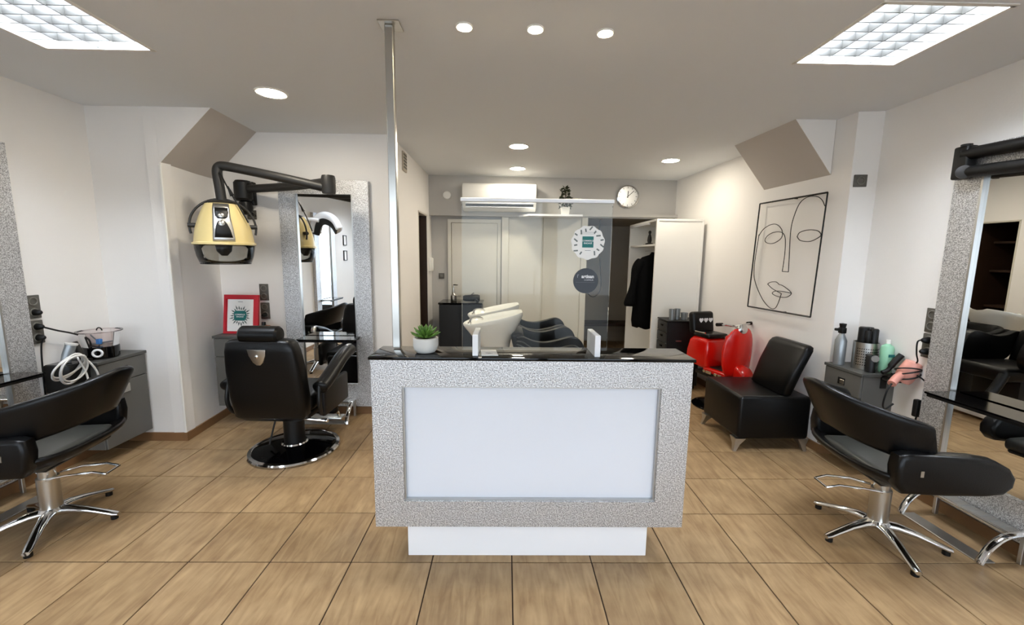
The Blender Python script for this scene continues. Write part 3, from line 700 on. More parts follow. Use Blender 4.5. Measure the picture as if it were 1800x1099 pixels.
wpart(B().tube([(HC.x + .172 * math.cos(a), HC.y + .172 * math.sin(a), 1.50) for a in [2 * PI * i / 40 for i in range(40)]], .003, 6, closed=True), 'visor_rim', black_plastic, t)
wpart(B().tube([tuple(HC - HL * .222 * math.cos(a) + Vector((0, 0, 1.79 + .222 * math.sin(a)))) for a in [-.25 + (PI + .5) * i / 36 for i in range(37)]], .009, 8), 'yoke', charcoal, t)
for s in (-1, 1): wpart(B().cyl(HC + HL * s * .175 + Vector((0, 0, 1.8)), HC + HL * s * .232 + Vector((0, 0, 1.8)), .018, n=16), 'yoke_knob', charcoal, t)
EL = Vector((-1.49, 3.60, 0))
wpart(B().tube(spline([(HC.x, HC.y, 2.0), (HC.x - .01, HC.y, 2.12), (HC.x - .018, HC.y, 2.22), (HC.x - .005, HC.y + .005, 2.262), (HC.x + .04, HC.y + .01, 2.27), (HC.x + .2, HC.y + .04, 2.245), (HC.x + .5, HC.y + .09, 2.19), (EL.x - .02, EL.y - .0, 2.135)], 5), .036, 14), 'upper_arm', charcoal, t, 60)
wpart(B().tube(spline([(HC.x - .002, HC.y, 1.99), (HC.x - .005, HC.y, 2.08)], 3), .028, 14), 'drop_tube', black_plastic, t)
wpart(B().lathe([(.03, 2.085), (.052, 2.09), (.056, 2.11), (.056, 2.215), (.05, 2.235), (.02, 2.24)], (EL.x, EL.y, 0), 24), 'elbow', charcoal, t)
wpart(B().tube(spline([(EL.x, EL.y, 2.185), (-1.9, 3.80, 2.175), (-2.40, 3.94, 2.165)], 6), .036, 14), 'lower_arm', charcoal, t, 60)
wpart(B().lathe([(.06, 2.06), (.075, 2.08), (.075, 2.22), (.06, 2.24)], (-2.41, 3.945, 0), 24).box((-2.48, 3.98, 2.03), (-2.34, 4.038, 2.24), .012, 2), 'wall_mount', black_plastic, t)
wpart(B().lathe([(.001, 2.06), (.05, 2.05), (.062, 2.0), (.058, 1.97), (.03, 1.94), (.001, 1.935)], (-2.40, 3.945, 0), 24), 'mount_knob', black_plastic, t)
wpart(B().tube(spline([(HC.x + .02, HC.y - .03, 2.22), (HC.x + .06, HC.y - .03, 2.13), (HC.x + .10, HC.y - .03, 2.05), (HC.x + .15, HC.y - .02, 1.95), (HC.x + .2, HC.y, 1.83)], 6), .006, 8).tube([(HC.x + .075, HC.y - .03, 2.11), (HC.x + .105, HC.y - .03, 2.04)], [.006, .016], 8), 'cord', black_plastic, t)
wpart(B().tube(spline([(-2.36, 3.97, 1.96), (-2.345, 4.01, 1.93), (-2.39, 3.985, 1.945)], 6), .004, 8), 'mains_cord', black_plastic, t)

# ------------------------------------------------------------------ right wall arm
t = thing('jointed_wall_arm', 'black jointed dryer arm folded over the right mirror, cut off by the photo edge', 'dryer arm', (2.74, 2.56, 2.17))
wpart(B().box((2.685, 2.49, 2.078), (2.752, 2.575, 2.268), .012, 3).cyl((2.715, 2.53, 2.268), (2.715, 2.53, 2.278), .026), 'elbow_block', black_plastic, t)
wpart(B().tube([(2.715, 2.53, 2.222), (2.715, 2.2, 2.208), (2.715, 1.25, 2.19)], .036, 14), 'upper_arm', black_plastic, t, 60)
wpart(B().lathe([(.02, 0), (.036, .004), (.036, .03), (.02, .034)], (2.69, 2.50, 2.112), 20, axis=(-.75, -.65, 0)), 'joint_cap', charcoal, t)
wpart(B().tube([(2.70, 2.52, 2.114), (2.692, 2.25, 2.096), (2.66, 1.35, 2.05)], .034, 14), 'lower_arm', black_plastic, t, 60)
wpart(B().box((2.69, 1.18, 2.10), (2.83, 1.32, 2.28), .015, 2), 'wall_mount', black_plastic, t)
# white hood on the left wall, seen in the niche mirror
t = thing('white_hood_dryer', 'white arched hair processor on a wall arm, visible only in the niche mirror', 'hair dryer', (WL, 1.7, 2.05))
wpart(B().box((WL, 1.62, 1.95), (WL + .06, 1.78, 2.15), .012, 2), 'wall_mount', black_plastic, t)
wpart(B().tube(spline([(WL + .05, 1.7, 2.06), (-3.0, 1.68, 2.10), (-2.8, 1.66, 2.08)], 5), .028, 12), 'wall_arm', gloss_white, t)
wpart(B().tube(spline([(-2.92, 1.52, 1.90), (-2.86, 1.56, 2.06), (-2.74, 1.6, 2.13), (-2.58, 1.66, 2.08), (-2.48, 1.7, 1.93)], 6), [.03] + [.05] * 23 + [.035], 14, flat=1.8), 'heater_arch', gloss_white, t, 60)
wpart(B().tube(spline([(-2.90, 1.54, 1.88), (-2.84, 1.58, 2.02), (-2.74, 1.62, 2.07), (-2.60, 1.67, 2.02), (-2.52, 1.7, 1.91)], 6), .03, 12, flat=1.8), 'heater_lining', black_plastic, t, 60)
# second chair, small frames by the shop window (reflected)
for k, z in enumerate((1.86, 1.56)):
    t = thing('picture_frame', ('upper' if k == 0 else 'lower') + ' small black frame near the shop window, seen only as a reflection', 'picture', (WL, -.45, z))
    wpart(B().box((WL, -.53, z - .1), (WL + .02, -.37, z - .085)).box((WL, -.53, z + .085), (WL + .02, -.37, z + .1)).box((WL, -.53, z - .1), (WL + .02, -.515, z + .1)).box((WL, -.385, z - .1), (WL + .02, -.37, z + .1)), 'frame', black_plastic, t, 0)
    wpart(B().box((WL, -.515, z - .085), (WL + .01, -.385, z + .085)), 'print', paper, t, 0)

# ------------------------------------------------------------------ waiting chair
t = thing('waiting_chair', 'black leather waiting chair with slanted back and chrome wedge feet', 'chair', (2.21, 3.55, 0))
wpart(B().box((1.93, 3.25, .105), (2.53, 3.86, .47), .028, 3), 'seat', black_leather, t)
sec = []
for k, (f, th) in enumerate(((0, .03), (.04, .046), (.5, .05), (.9, .05), (.97, .04), (1.0, .02))):
    x = 2.385 + .18 * f ** 1.2; z = .465 + .425 * f
    sec.append([(x - .02 * f + th * math.copysign(abs(math.cos(q)) ** .5, math.cos(q)) - .05, 3.512 + (.24 + (th - .05)) * math.copysign(abs(math.sin(q)) ** .25, math.sin(q)), z - .12 * 0) for q in [2 * PI * i / 36 for i in range(36)]])
wpart(B().rings(sec), 'backrest', black_leather, t, 60)
wpart(B().tube([(1.955, 3.262, .467), (1.955, 3.848, .467)], .004, 6).tube([(1.96, 3.275, .47), (2.3, 3.275, .47)], .004, 6), 'piping_glint', highlit_leather, t)
for sx, sy in ((0, 0), (0, 1), (1, 0), (1, 1)):
    x = 1.965 if sx == 0 else 2.49; y = 3.30 if sy == 0 else 3.81
    ox = -.045 if sx == 0 else .02; oy = -.035 if sy == 0 else .02
    R = [[(x + ox * (1 - f) + hw * a, y + oy * (1 - f) + hw * c, .108 * f) for a, c in ((-1, -1), (1, -1), (1, 1), (-1, 1))] for f, hw in ((0, .012), (.5, .022), (1.0, .045))]
    wpart(B().rings(R), 'leg', alu, t, 30)

# ------------------------------------------------------------------ wire art
w0 = Vector((2.62, 3.24)); wd = (Vector((2.43, 6.1)) - w0).normalized(); wn = Vector((-wd.y, wd.x));
if wn.x > 0: wn = -wn
def W(s, z, off=.035): p = Vector((2.61, 3.25)) + wd * s + wn * off; return (p.x, p.y, z)
t = thing('wire_face_art', 'black wire line drawing of a face in a thin rectangular frame on the right wall', 'wall art', W(.56, 1.1, 0))
cor = [(.952, 2.135), (.141, 2.127), (.177, 1.113), (1.0, 1.105)]
for i in range(4):
    a = W(*cor[i]); b_ = W(*cor[(i + 1) % 4])
    wpart(B().tube([a, b_], .0072, 4), 'frame_bar', black_plastic, t, 0)
LN = {'face_line': ([(.925, 1.834), (.94, 1.706), (.953, 1.554), (.944, 1.423), (.889, 1.317), (.781, 1.196), (.672, 1.13), (.604, 1.133), (.568, 1.188), (.539, 1.278)],),
      'brow_nose_line': ([(.925, 1.82), (.899, 1.854), (.847, 1.893), (.759, 1.92), (.684, 1.913), (.621, 1.869), (.6, 1.818), (.622, 1.776), (.704, 1.742), (.789, 1.745), (.83, 1.771), (.804, 1.812), (.733, 1.841), (.646, 1.844), (.587, 1.823), (.557, 1.767), (.547, 1.659), (.55, 1.561), (.556, 1.481)], [(.556, 1.481), (.479, 1.48)],
                         [(.479, 1.48), (.488, 1.62), (.501, 1.852), (.475, 1.982), (.425, 2.079), (.346, 2.118), (.252, 2.111), (.192, 2.076), (.155, 2.022)]),
      'eye_line': ([(.418, 1.79), (.39, 1.826), (.295, 1.841), (.201, 1.828), (.162, 1.795), (.187, 1.771), (.27, 1.744), (.375, 1.755), (.418, 1.79)],),
      'lip_line': ([(.734, 1.353), (.697, 1.373), (.624, 1.381), (.578, 1.36), (.549, 1.356), (.491, 1.336), (.418, 1.293), (.466, 1.253), (.548, 1.245), (.621, 1.254), (.659, 1.272), (.621, 1.294), (.527, 1.299), (.418, 1.293)], [(.734, 1.353), (.659, 1.313), (.539, 1.278)])}
for nm, segs in LN.items():
    b = B()
    for sg in segs: b.tube([W(s_.x, s_.y) for s_ in spline([Vector((p[0], p[1], 0)) for p in sg], 6)], .0034, 6)
    wpart(b, nm, black_plastic, t, 60)
for s_, z in ((.5, 2.128), (.5, 1.111)): wpart(B().cyl(W(s_, z, .002), W(s_, z, .03), .006, n=10), 'standoff', black_plastic, t)

# ------------------------------------------------------------------ child's scooter seat (faces local +x)
t = thing('scooter_child_seat', "red motor scooter shaped child's salon seat with black backrest, behind the waiting chair", 'child seat', (2.30, 4.33, 0), math.radians(-74))
part(B().lathe([(.24, .001), (.245, .012), (.23, .022), (.06, .04), (.001, .04)], n=40), 'base_plate', black_gloss, t)
part(B().cyl((0, 0, .035), (0, 0, .36), .07, n=28), 'pedestal', black_plastic, t)
part(B().box((-.20, -.13, .33), (.22, .13, .375), .01, 2), 'under_frame', black_plastic, t)
prof = [(-.36, .46), (-.30, .42), (-.05, .40), (-.02, .44), (-.03, .70), (-.06, .735), (-.26, .735), (-.31, .70), (-.35, .58)]
o = part(B().prism(prof, lambda x, z: (x, -.15, z), lambda x, z: (x, .15, z), .045, 4), 'rear_body', red_gloss, t, 60)
part(B().box((-.08, -.14, .375), (.24, .14, .43), .018, 3), 'floorboard', red_gloss, t)
part(B().box((-.02, -.10, .43), (.16, .10, .438), .003, 1), 'floor_mat', black_plastic, t)
R = []
for f, hw, x in ((0, .13, .20), (.1, .165, .205), (.35, .19, .215), (.65, .19, .22), (.88, .15, .215), (1.0, .085, .20)):
    z = .40 + .50 * f
    R.append([(x + .07 * (1 - (y / .19) ** 2), y, z) for y in [hw * (-1 + 2 * i / 14) for i in range(15)]])
o = part(B().rings(R, False, False, closed=False), 'front_shield', red_gloss, t, 60); solid(o, .028, 0); subsurf(o, 1)
part(B().box((.17, -.12, .40), (.215, .12, .82), .02, 2), 'leg_shield', red_gloss, t)
sec = [[(.27 + r * math.cos(a), y, .41 + .9 * r * math.sin(a)) for a in [PI * i / 16 for i in range(17)]] for y, r in ((-.075, .09), (-.06, .125), (0, .135), (.06, .125), (.075, .09))]
o = part(B().rings(sec, True, True), 'front_fender', red_gloss, t, 60)
part(B().tube(spline([(.17, -.2, .93), (.19, -.12, .925), (.20, 0, .91), (.19, .12, .925), (.17, .2, .93)], 5), .011, 10), 'handlebar', chrome, t)
for s in (-1, 1): part(B().tube([(.17, s * .16, .93), (.165, s * .225, .93)], .018, 12), 'grip', black_plastic, t)
part(B().lathe([(.055, -.03), (.06, 0), (.056, .03), (.03, .045), (.001, .05)], (.25, 0, .885), 24, axis=(1, 0, .15)), 'headlamp', chrome, t)
part(B().box((-.27, -.13, .735), (-.03, .13, .785), .02, 3), 'seat', black_leather, t)
part(B().box((-.33, -.145, .755), (-.24, .145, 1.0), .035, 4, M=Matrix.Translation((-.28, 0, .75)) @ Matrix.Rotation(math.radians(-8), 4, 'Y') @ Matrix.Translation((.28, 0, -.75))), 'backrest', black_leather, t)
b = B()
for k in range(5): b.box((-.262 + k * .0, -.158, .885), (-.25, -.15, .915))
part(B().tube([(-.25, -.10, .79), (-.2, -.16, .80), (-.05, -.16, .80)], .008, 8), 'side_rail', chrome, t)
text_mesh('lettering', '♥♥♥', .05, white_ink, t, (-.232, -.0, .905), rot=(PI / 2, 0, PI / 2))
for x0, x1 in ((-.06, -.03), (-.02, .06), (.10, .14), (.15, .20)): part(B().box((x0, -.152, .372), (x1, -.146, .402), .004, 1), 'chrome_badge', chrome, t)
part(B().box((.30, -.07, .345), (.36, .07, .37), .006, 2), 'foot_step', chrome, t)
part(B().tube([(-.30, -.13, .40), (-.34, -.15, .34), (-.30, -.16, .30)], .014, 10), 'exhaust_pipe', chrome, t)

# ------------------------------------------------------------------ black drawer trolley with glasses
t = thing('drawer_trolley', 'tall narrow black drawer trolley between the white wardrobe and the red scooter seat', 'trolley', (2.13, 5.01, 0))
wpart(B().box((1.935, 4.86, .05), (2.33, 5.165, .835), .004, 1), 'body', black_plastic, t)
wpart(B().box((1.92, 4.85, .835), (2.34, 5.175, .85), .003, 1), 'top', black_plastic, t)
for k in range(6):
    z = .06 + k * .129
    d = wpart(B().box((1.92, 4.868, z), (1.937, 5.157, z + .122), .003, 1), 'drawer', charcoal, t)
    wpart(B().box((1.912, 4.97, z + .065), (1.922, 5.05, z + .088), .003, 1), 'handle', black_gloss, d)
for x in (1.97, 2.29):
    for y in (4.9, 5.13): wpart(B().cyl((x, y - .01, .025), (x, y + .01, .025), .025, n=16).box((x - .008, y - .008, .03), (x + .008, y + .008, .055)), 'caster', black_plastic, t)
wpart(B().box((2.04, 4.85, .60), (2.105, 4.861, .612)), 'label_plate', steel, t, 0)
for k, (x, y, h, r) in enumerate(((2.01, 4.95, .125, .036), (2.09, 4.99, .125, .036), (2.17, 4.97, .08, .044))):
    l_ = ('tall grey tumbler on the black trolley, nearest the wardrobe', 'tall grey tumbler on the black trolley, middle of three', 'short grey tumbler on the black trolley, nearest the scooter seat')[k]
    tag(B().lathe([(r * .85, .8505), (r, .855 + h), (r * .92, .855 + h), (r * .8, .86), (.001, .86)], (x, y, 0), 24).build('tumbler', grey_metal), l_, 'cup', 'grey tumblers on the trolley')

# ------------------------------------------------------------------ wardrobe, coat
t = thing('wardrobe', 'white open-fronted wardrobe against the right wall at the rear', 'wardrobe', (2.12, 5.72, 0))
wpart(B().box((1.85, 5.20, .01), (2.44, 5.222, 2.07), .002, 1), 'side_panel', white_m, t)
b = B()
for a, c in (((1.85, .01), (1.875, 2.07)), ((2.415, .01), (2.44, 2.07)), ((1.875, 2.045), (2.415, 2.07))): b.box((a[0], 5.192, a[1]), (c[0], 5.2, c[1]))
wpart(b, 'panel_frame', white_m, t, 0)
wpart(B().box((1.85, 6.30, .01), (2.44, 6.322, 2.07), .002, 1), 'side_panel', white_m, t)
wpart(B().box((2.41, 5.222, .01), (2.43, 6.30, 2.07)), 'back_panel', white_m, t, 0)
wpart(B().box((1.85, 5.222, 2.045), (2.41, 6.30, 2.07)), 'top_panel', white_m, t, 0)
wpart(B().box((1.85, 5.222, .05), (2.41, 6.30, .075)), 'bottom_panel', white_m, t, 0)
wpart(B().box((1.86, 5.222, 1.74), (2.41, 6.30, 1.765)), 'shelf', white_m, t, 0)
wpart(B().tube([(2.1, 5.222, 1.69), (2.1, 6.30, 1.69)], .012, 10), 'rail', chrome, t)
wpart(B().box((1.845, 5.5, 2.02), (1.87, 6.3, 2.045)), 'lit_edge_strip', gloss_white, t, 0)  # white strip imitates the lit underside of the top board, no lamp
# coat: body loft hanging in the wardrobe, plane across the rail
t = thing('black_coat', 'long black coat hanging in the white wardrobe with one sleeve sticking out', 'coat', (2.02, 5.62, 1.69))
R = []
for z, hx, hy in ((1.655, .045, .035), (1.62, .07, .05), (1.59, .17, .075), (1.54, .225, .10), (1.40, .235, .125), (1.15, .225, .13), (.95, .225, .13), (.75, .235, .135), (.66, .22, .125), (.64, .15, .09)):
    R.append([(1.985 + hx * math.cos(q) - (.03 if z < 1.5 else 0), 5.60 + hy * math.sin(q) * (1 + .12 * math.sin(5 * q)), z + .012 * math.sin(4 * q)) for q in [2 * PI * i / 32 for i in range(32)]])
wpart(B().rings(R), 'coat_body', black_cloth, t, 70)
for s in (-1, 1):
    pts = spline([(1.97 + s * .16, 5.58, 1.55), (1.97 + s * .225, 5.56, 1.42), (1.965 + s * .265, 5.54, 1.2), (1.965 + s * .30, 5.53, 1.0), (1.96 + s * .30, 5.525, .94)], 5)
    wpart(B().tube(pts, [.06 + .015 * math.sin(i * .5) for i in range(len(pts))], 14), 'sleeve', black_cloth, t, 70)
wpart(B().tube(spline([(2.0, 5.6, 1.66), (2.0, 5.6, 1.70), (2.06, 5.6, 1.72), (2.10, 5.6, 1.705)], 4), .004, 6), 'hanger_hook', steel, t)
# figurine
t = thing('figurine', 'small dark standing figurine on the wardrobe shelf above the coat', 'figurine', (1.96, 5.75, 1.765))
part(B().lathe([(.05, .0005), (.055, .01), (.05, .022), (.022, .03), (.03, .06), (.026, .10), (.018, .13), (.012, .145), (.018, .16), (.02, .178), (.012, .19), (.001, .195)], n=20), 'statuette', charcoal, t)
part(B().box((-.07, -.05, .0), (.07, .05, .008), .002, 1), 'plinth', black_plastic, t)
# hall: hanging cable
tag(B().tube(spline([(1.42, 6.4, 2.155), (1.40, 6.4, 1.85), (1.45, 6.4, 1.4), (1.46, 6.4, 1.1), (1.36, 6.4, .98), (1.26, 6.4, 1.05), (1.235, 6.4, 1.2)], 8), .007, 8).build('hanging_cable', charcoal), 'thin looped cable hanging in the dim rear hall doorway', 'cable')
t = thing('hall_bench', 'low brown bench at the end of the dim rear hall', 'bench', (1.75, 7.5, 0))
wpart(B().box((1.15, 7.35, .36), (2.45, 7.75, .41), .005, 1), 'seat', brown_wood, t)
for x in (1.2, 2.36): wpart(B().box((x, 7.4, .001), (x + .04, 7.7, .36)), 'leg', brown_wood, t, 0)

# ------------------------------------------------------------------ back wall things
t = thing('air_conditioner', 'white wall-mounted air conditioner on the rear bulkhead', 'air conditioner', (-.1, 5.88, 2.38))
prof = [(5.99, 2.56), (5.80, 2.56), (5.765, 2.535), (5.755, 2.44), (5.77, 2.33), (5.82, 2.25), (5.90, 2.205), (5.99, 2.205)]
wpart(B().prism([(y, z) for y, z in prof], lambda y, z: (-.605, y, z), lambda y, z: (.40, y, z), .012, 2), 'casing', white_m, t, 45)
wpart(B().box((-.56, 5.766, 2.316), (.36, 5.80, 2.336), M=None), 'vent_slot', black_plastic, t, 0)
for y, z in ((5.782, 2.29), (5.815, 2.245)):
    wpart(B().box((-.56, y - .02, z), (.36, y + .03, z + .010), .002, 1), 'louvre_flap', gloss_white, t)
wpart(B().box((-.56, 5.79, 2.262), (.36, 5.81, 2.284)), 'vent_slot', charcoal, t, 0)
t = thing('round_sensor', 'small round white ceiling-high sensor left of the air conditioner', 'sensor', (-.835, 5.98, 2.42))
wpart(B().lathe([(.056, 0), (.056, .02), (.045, .03), (.001, .032)], (-.835, 5.981, 2.42), 28, axis=(0, -1, 0)), 'cover', white_m, t)
t = thing('wall_clock', 'round silver wall clock on the rear bulkhead', 'clock', (1.716, 6.07, 2.45))
ck = (1.716, 6.072, 2.45)
wpart(B().lathe([(.15, 0), (.158, .01), (.158, .035), (.146, .04), (.14, .028)], ck, 44, axis=(0, -1, 0), caps=False), 'rim', chrome, t)
wpart(B().lathe([(.145, .002), (.144, .022), (.001, .023)], ck, 44, axis=(0, -1, 0)), 'dial', alu, t)
wpart(B().box((ck[0] - .005, ck[1] - .029, ck[2] - .02), (ck[0] + .005, ck[1] - .026, ck[2] + .075), M=Matrix.Translation(ck) @ Matrix.Rotation(math.radians(3), 4, 'Y') @ Matrix.Translation([-v for v in ck])), 'hour_hand', black_plastic, t, 0)
wpart(B().box((ck[0] - .004, ck[1] - .033, ck[2] - .02), (ck[0] + .004, ck[1] - .030, ck[2] + .115), M=Matrix.Translation(ck) @ Matrix.Rotation(math.radians(48), 4, 'Y') @ Matrix.Translation([-v for v in ck])), 'minute_hand', black_plastic, t, 0)
for k in range(12):
    wpart(B().box((ck[0] - .003, ck[1] - .0255, ck[2] + .112), (ck[0] + .003, ck[1] - .0225, ck[2] + .132), M=Matrix.Translation(ck) @ Matrix.Rotation(2 * PI * k / 12, 4, 'Y') @ Matrix.Translation([-v for v in ck])), 'hour_mark', charcoal, t, 0)
t = thing('wall_shelf', 'white floating shelf under the small dark plant on the bulkhead', 'shelf', (.62, 5.87, 2.16))
wpart(B().prism([(.17, 5.995), (.30, 5.74), (1.03, 5.74), (1.08, 6.03)], lambda x, y: (x, y, 2.135), lambda x, y: (x, y, 2.16)), 'board', gloss_white, t, 0)
t = thing('potted_shelf_plant', 'small dark leafy plant in a white square pot on the wall shelf', 'plant', (.80, 5.83, 2.16))
part(B().rings([[(a * hw, c * hw, z) for a, c in ((-1, -1), (1, -1), (1, 1), (-1, 1))] for z, hw in ((.0005, .048), (.10, .058))]), 'pot', white_m, t, 20)
b = B()
for k in range(150):
    z = .10 + .27 * random.random(); rr = .085 * (1 - .5 * (z - .1) / .27) * math.sqrt(random.random()); a = random.random() * 2 * PI
    M = Matrix.Translation((rr * math.cos(a), rr * math.sin(a), z)) @ Euler((random.uniform(-1, 1), random.uniform(-1, 1), a)).to_matrix().to_4x4()
    b.prism([(-.004, 0), (.018, .014), (.045, 0), (.018, -.014)], lambda u, v, M=M: M @ Vector((u, v, 0)), lambda u, v, M=M: M @ Vector((u, v, .002)))
o = part(b, 'foliage', dark_leaf, t, 0); o['kind'] = 'stuff'
part(B().tube([(0, 0, .09), (.005, 0, .33)], .006, 8), 'stem', brown_wood, t)
# dark wash-room counter with tap
t = thing('black_counter', 'black rear cabinet beside the rear door with soap dispenser on top', 'cabinet', (-.62, 5.78, 0))
wpart(B().box((-.905, 5.60, .05), (-.33, 6.02, .93), .004, 1), 'body', black_plastic, t)
wpart(B().box((-.915, 5.585, .93), (-.32, 6.04, .955), .004, 1), 'top', black_gloss, t)
wpart(B().box((-.89, 5.62, .0), (-.35, 6.0, .05)), 'plinth', black_plastic, t, 0)
wpart(B().box((-.90, 5.594, .07), (-.622, 5.602, .92)), 'door', black_plastic, t, 0)
wpart(B().box((-.618, 5.594, .07), (-.335, 5.602, .92)), 'door', black_plastic, t, 0)
t = thing('soap_dispenser', 'slim chrome pump dispenser on the black rear cabinet', 'dispenser', (-.72, 5.72, .955))
part(B().lathe([(.04, .0005), (.045, .01), (.045, .09), (.02, .11), (.012, .13), (.012, .2), (.001, .2)], n=20), 'bottle', steel, t)
part(B().tube([(0, 0, .2), (0, 0, .235), (.06, -.02, .235)], .009, 8), 'pump', chrome, t)
t = thing('blow_dryer', 'black hair dryer lying on the black rear cabinet behind the wash bowls', 'hair dryer', (-.46, 5.70, .955))
part(B().lathe([(.03, -.13), (.042, -.10), (.05, 0), (.05, .07), (.04, .1), (.001, .102)], (0, 0, .055), 20, axis=(1, .1, 0)), 'barrel', black_plastic, t)
part(B().tube([(.03, 0, .05), (.06, -.08, .03), (.08, -.14, .022)], .02, 10), 'handle', black_plastic, t)
part(B().tube([(-.02, 0, .095), (.02, -.02, .13)], .008, 8), 'nozzle_clip', chrome, t)
t = thing('wall_switch', 'small grey square switch on the rear wall left of the rear door', 'switch', (-.95, 6.14, 1.29))
wpart(B().box((-.99, 6.136, 1.25), (-.91, 6.15, 1.33), .003, 1), 'plate', socket_m, t); wpart(B().box((-.97, 6.13, 1.27), (-.93, 6.138, 1.31), .003, 1), 'rocker', socket_in, t)
t = thing('vent_grille', 'small grey vent grille high on the corridor wall behind the pole', 'vent', (-1.09, 4.56, 2.56))
wpart(B().box((-1.089, 4.48, 2.46), (-1.075, 4.64, 2.655), .003, 1), 'cover', taupe, t)
for k in range(5): wpart(B().box((-1.075, 4.50, 2.49 + k * .032), (-1.07, 4.62, 2.505 + k * .032)), 'slat', socket_m, t, 0)
t = thing('door_intercom', 'small white handset on the corridor wall beyond the opening', 'intercom', (-1.09, 5.93, 1.45))
wpart(B().box((-1.089, 5.89, 1.36), (-1.05, 5.97, 1.56), .008, 2), 'base', white_m, t); wpart(B().box((-1.05, 5.90, 1.37), (-1.03, 5.935, 1.55), .008, 2), 'handset', white_m, t)

# ------------------------------------------------------------------ wash units
def wash(loc, label):
    t = thing('wash_unit', label, 'wash unit', loc, 0, 'white basin wash units with black loungers')
    # bowl loft: tilted superellipse rings, outside up, over the rim and down inside
    rings = []
    for z, cx, a, b_, tl in ((.70, -.10, .14, .13, 0), (.76, -.115, .165, .15, .02), (.86, -.125, .225, .20, .06), (.94, -.122, .268, .232, .14), (.975, -.12, .285, .245, .17), (.985, -.12, .283, .243, .175), (.982, -.12, .268, .228, .175), (.95, -.12, .245, .21, .16), (.90, -.125, .20, .17, .12), (.86, -.13, .12, .11, .08), (.85, -.13, .02, .02, .05)):
        R = []
        for i in range(44):
            q = 2 * PI * i / 44; c, s_ = math.cos(q), math.sin(q)
            x = a * math.copysign(abs(c) ** .8, c); y = b_ * math.copysign(abs(s_) ** .8, s_)
            dip = -.03 * max(0, 1 - (y / .09) ** 2) * (1 if c > .6 else 0) * (1 if z > .93 else 0)
            R.append((cx + x, y, z + tl * x * 1.25 + dip))
        rings.append(R)
    part(B().rings(rings), 'basin', ceramic, t, 60)
    part(B().rings([[(-.10 + a * math.cos(q), b_ * math.sin(q), z) for q in [2 * PI * i / 28 for i in range(28)]] for z, a, b_ in ((.001, .16, .16), (.05, .15, .15), (.30, .125, .12), (.71, .13, .125))]), 'pedestal', gloss_white, t, 60)
    part(B().tube(spline([(-.335, -.08, .93), (-.33, -.05, .965), (-.30, 0, .975), (-.24, .02, .97), (-.22, .03, .955)], 5), .012, 10).cyl((-.335, -.09, .905), (-.335, -.09, .945), .02, n=16), 'tap', chrome, t)
    top = [(.10, .84), (.16, .845), (.25, .81), (.35, .80), (.46, .82), (.57, .85), (.63, .845), (.68, .81), (.71, .75)]
    low = [(.73, .66), (.70, .58), (.60, .52), (.45, .50), (.30, .52), (.20, .58), (.13, .70)]
    tp = [(p.x, p.y) for p in spline([(x, z, 0) for x, z in top], 4)]; lo = [(p.x, p.y) for p in spline([(x, z, 0) for x, z in low], 4)]
    for s in (-1, 1):
        part(B().prism(tp + lo, lambda x, z: (x, s * .225, z), lambda x, z: (x, s * .295, z), .022, 3), 'arm_panel', black_leather, t, 60)
        for dz in (-.075, -.145):
            part(B().tube(spline([(x + .0, s * .298, z + dz * min(1, (x + .02) / .3)) for x, z in top[:-1]], 4), .006, 6), 'piping_glint', highlit_leather, t)  # paler lines imitate highlights along the arms, not real seams
    part(B().box((.22, -.22, .42), (.80, .22, .56), .04, 3), 'seat', black_leather, t)
    part(B().box((.12, -.22, .5), (.24, .22, .88), .04, 3, M=Matrix.Translation((.2, 0, .55)) @ Matrix.Rotation(math.radians(-14), 4, 'Y') @ Matrix.Translation((-.2, 0, -.55))), 'backrest', black_leather, t)
    part(B().box((.02, -.28, .0), (.72, .28, .09), .01, 2), 'base_plinth', gloss_white, t)
    part(B().box((.25, -.2, .09), (.6, .2, .47), .01, 2), 'seat_frame', black_plastic, t)
    part(B().tube(spline([(.78, -.2, .5), (.86, -.2, .35), (.94, -.2, .25)], 4), .04, 12).tube(spline([(.78, .2, .5), (.86, .2, .35), (.94, .2, .25)], 4), .04, 12), 'leg_rest', black_leather, t, 60)
    return t
wu = wash((0, 3.92, .03), 'nearer of two white wash basins with black lounger behind the desk')
for ch in wu.children:
    pass
w2 = copy_tree(wu); w2.location = (-.015, 4.55, .03); w2['label'] = 'farther of two white wash basins with black lounger, behind the first'

# ------------------------------------------------------------------ small things on the left cabinet
t = thing('towel_steriliser', 'round clear plastic steamer with black base and white ring on the left cabinet', 'steamer', (-3.09, 3.155, .786))
part(B().lathe([(.098, .0005), (.104, .006), (.106, .085), (.1, .09), (.001, .09)], n=40), 'base', black_gloss, t)
part(B().tube([(.026 * math.cos(a), -.1075, .048 + .026 * math.sin(a)) for a in [2 * PI * i / 28 for i in range(28)]], .005, 8, closed=True), 'dial_ring', gloss_white, t)
t.children[-1].rotation_euler = (0, 0, .55)
part(B().lathe([(.10, .09), (.122, .20), (.13, .205)], n=40, caps=False), 'basket', pink_pane, t); solid(t.children[-1], .004, 0)
part(B().lathe([(.118, .198), (.134, .2), (.134, .206), (.118, .206)], n=40, caps=False), 'basket_rim', pink_pane, t); solid(t.children[-1], .002, 0)
part(B().tube([(-.1, .0, .095), (.1, .01, .125)], .006, 8).tube([(-.06, .05, .1), (-.02, -.05, .18)], .005, 8), 'tool', grey_metal, t)
part(B().box((-.02, -.02, .1), (.01, .01, .14), .004, 1), 'tag', blue_tag, t)
part(B().tube([(.02 * math.cos(a), 0, .205 + .022 * math.sin(a)) for a in [PI * i / 12 for i in range(13)]], .004, 8), 'lid_handle', black_plastic, t)
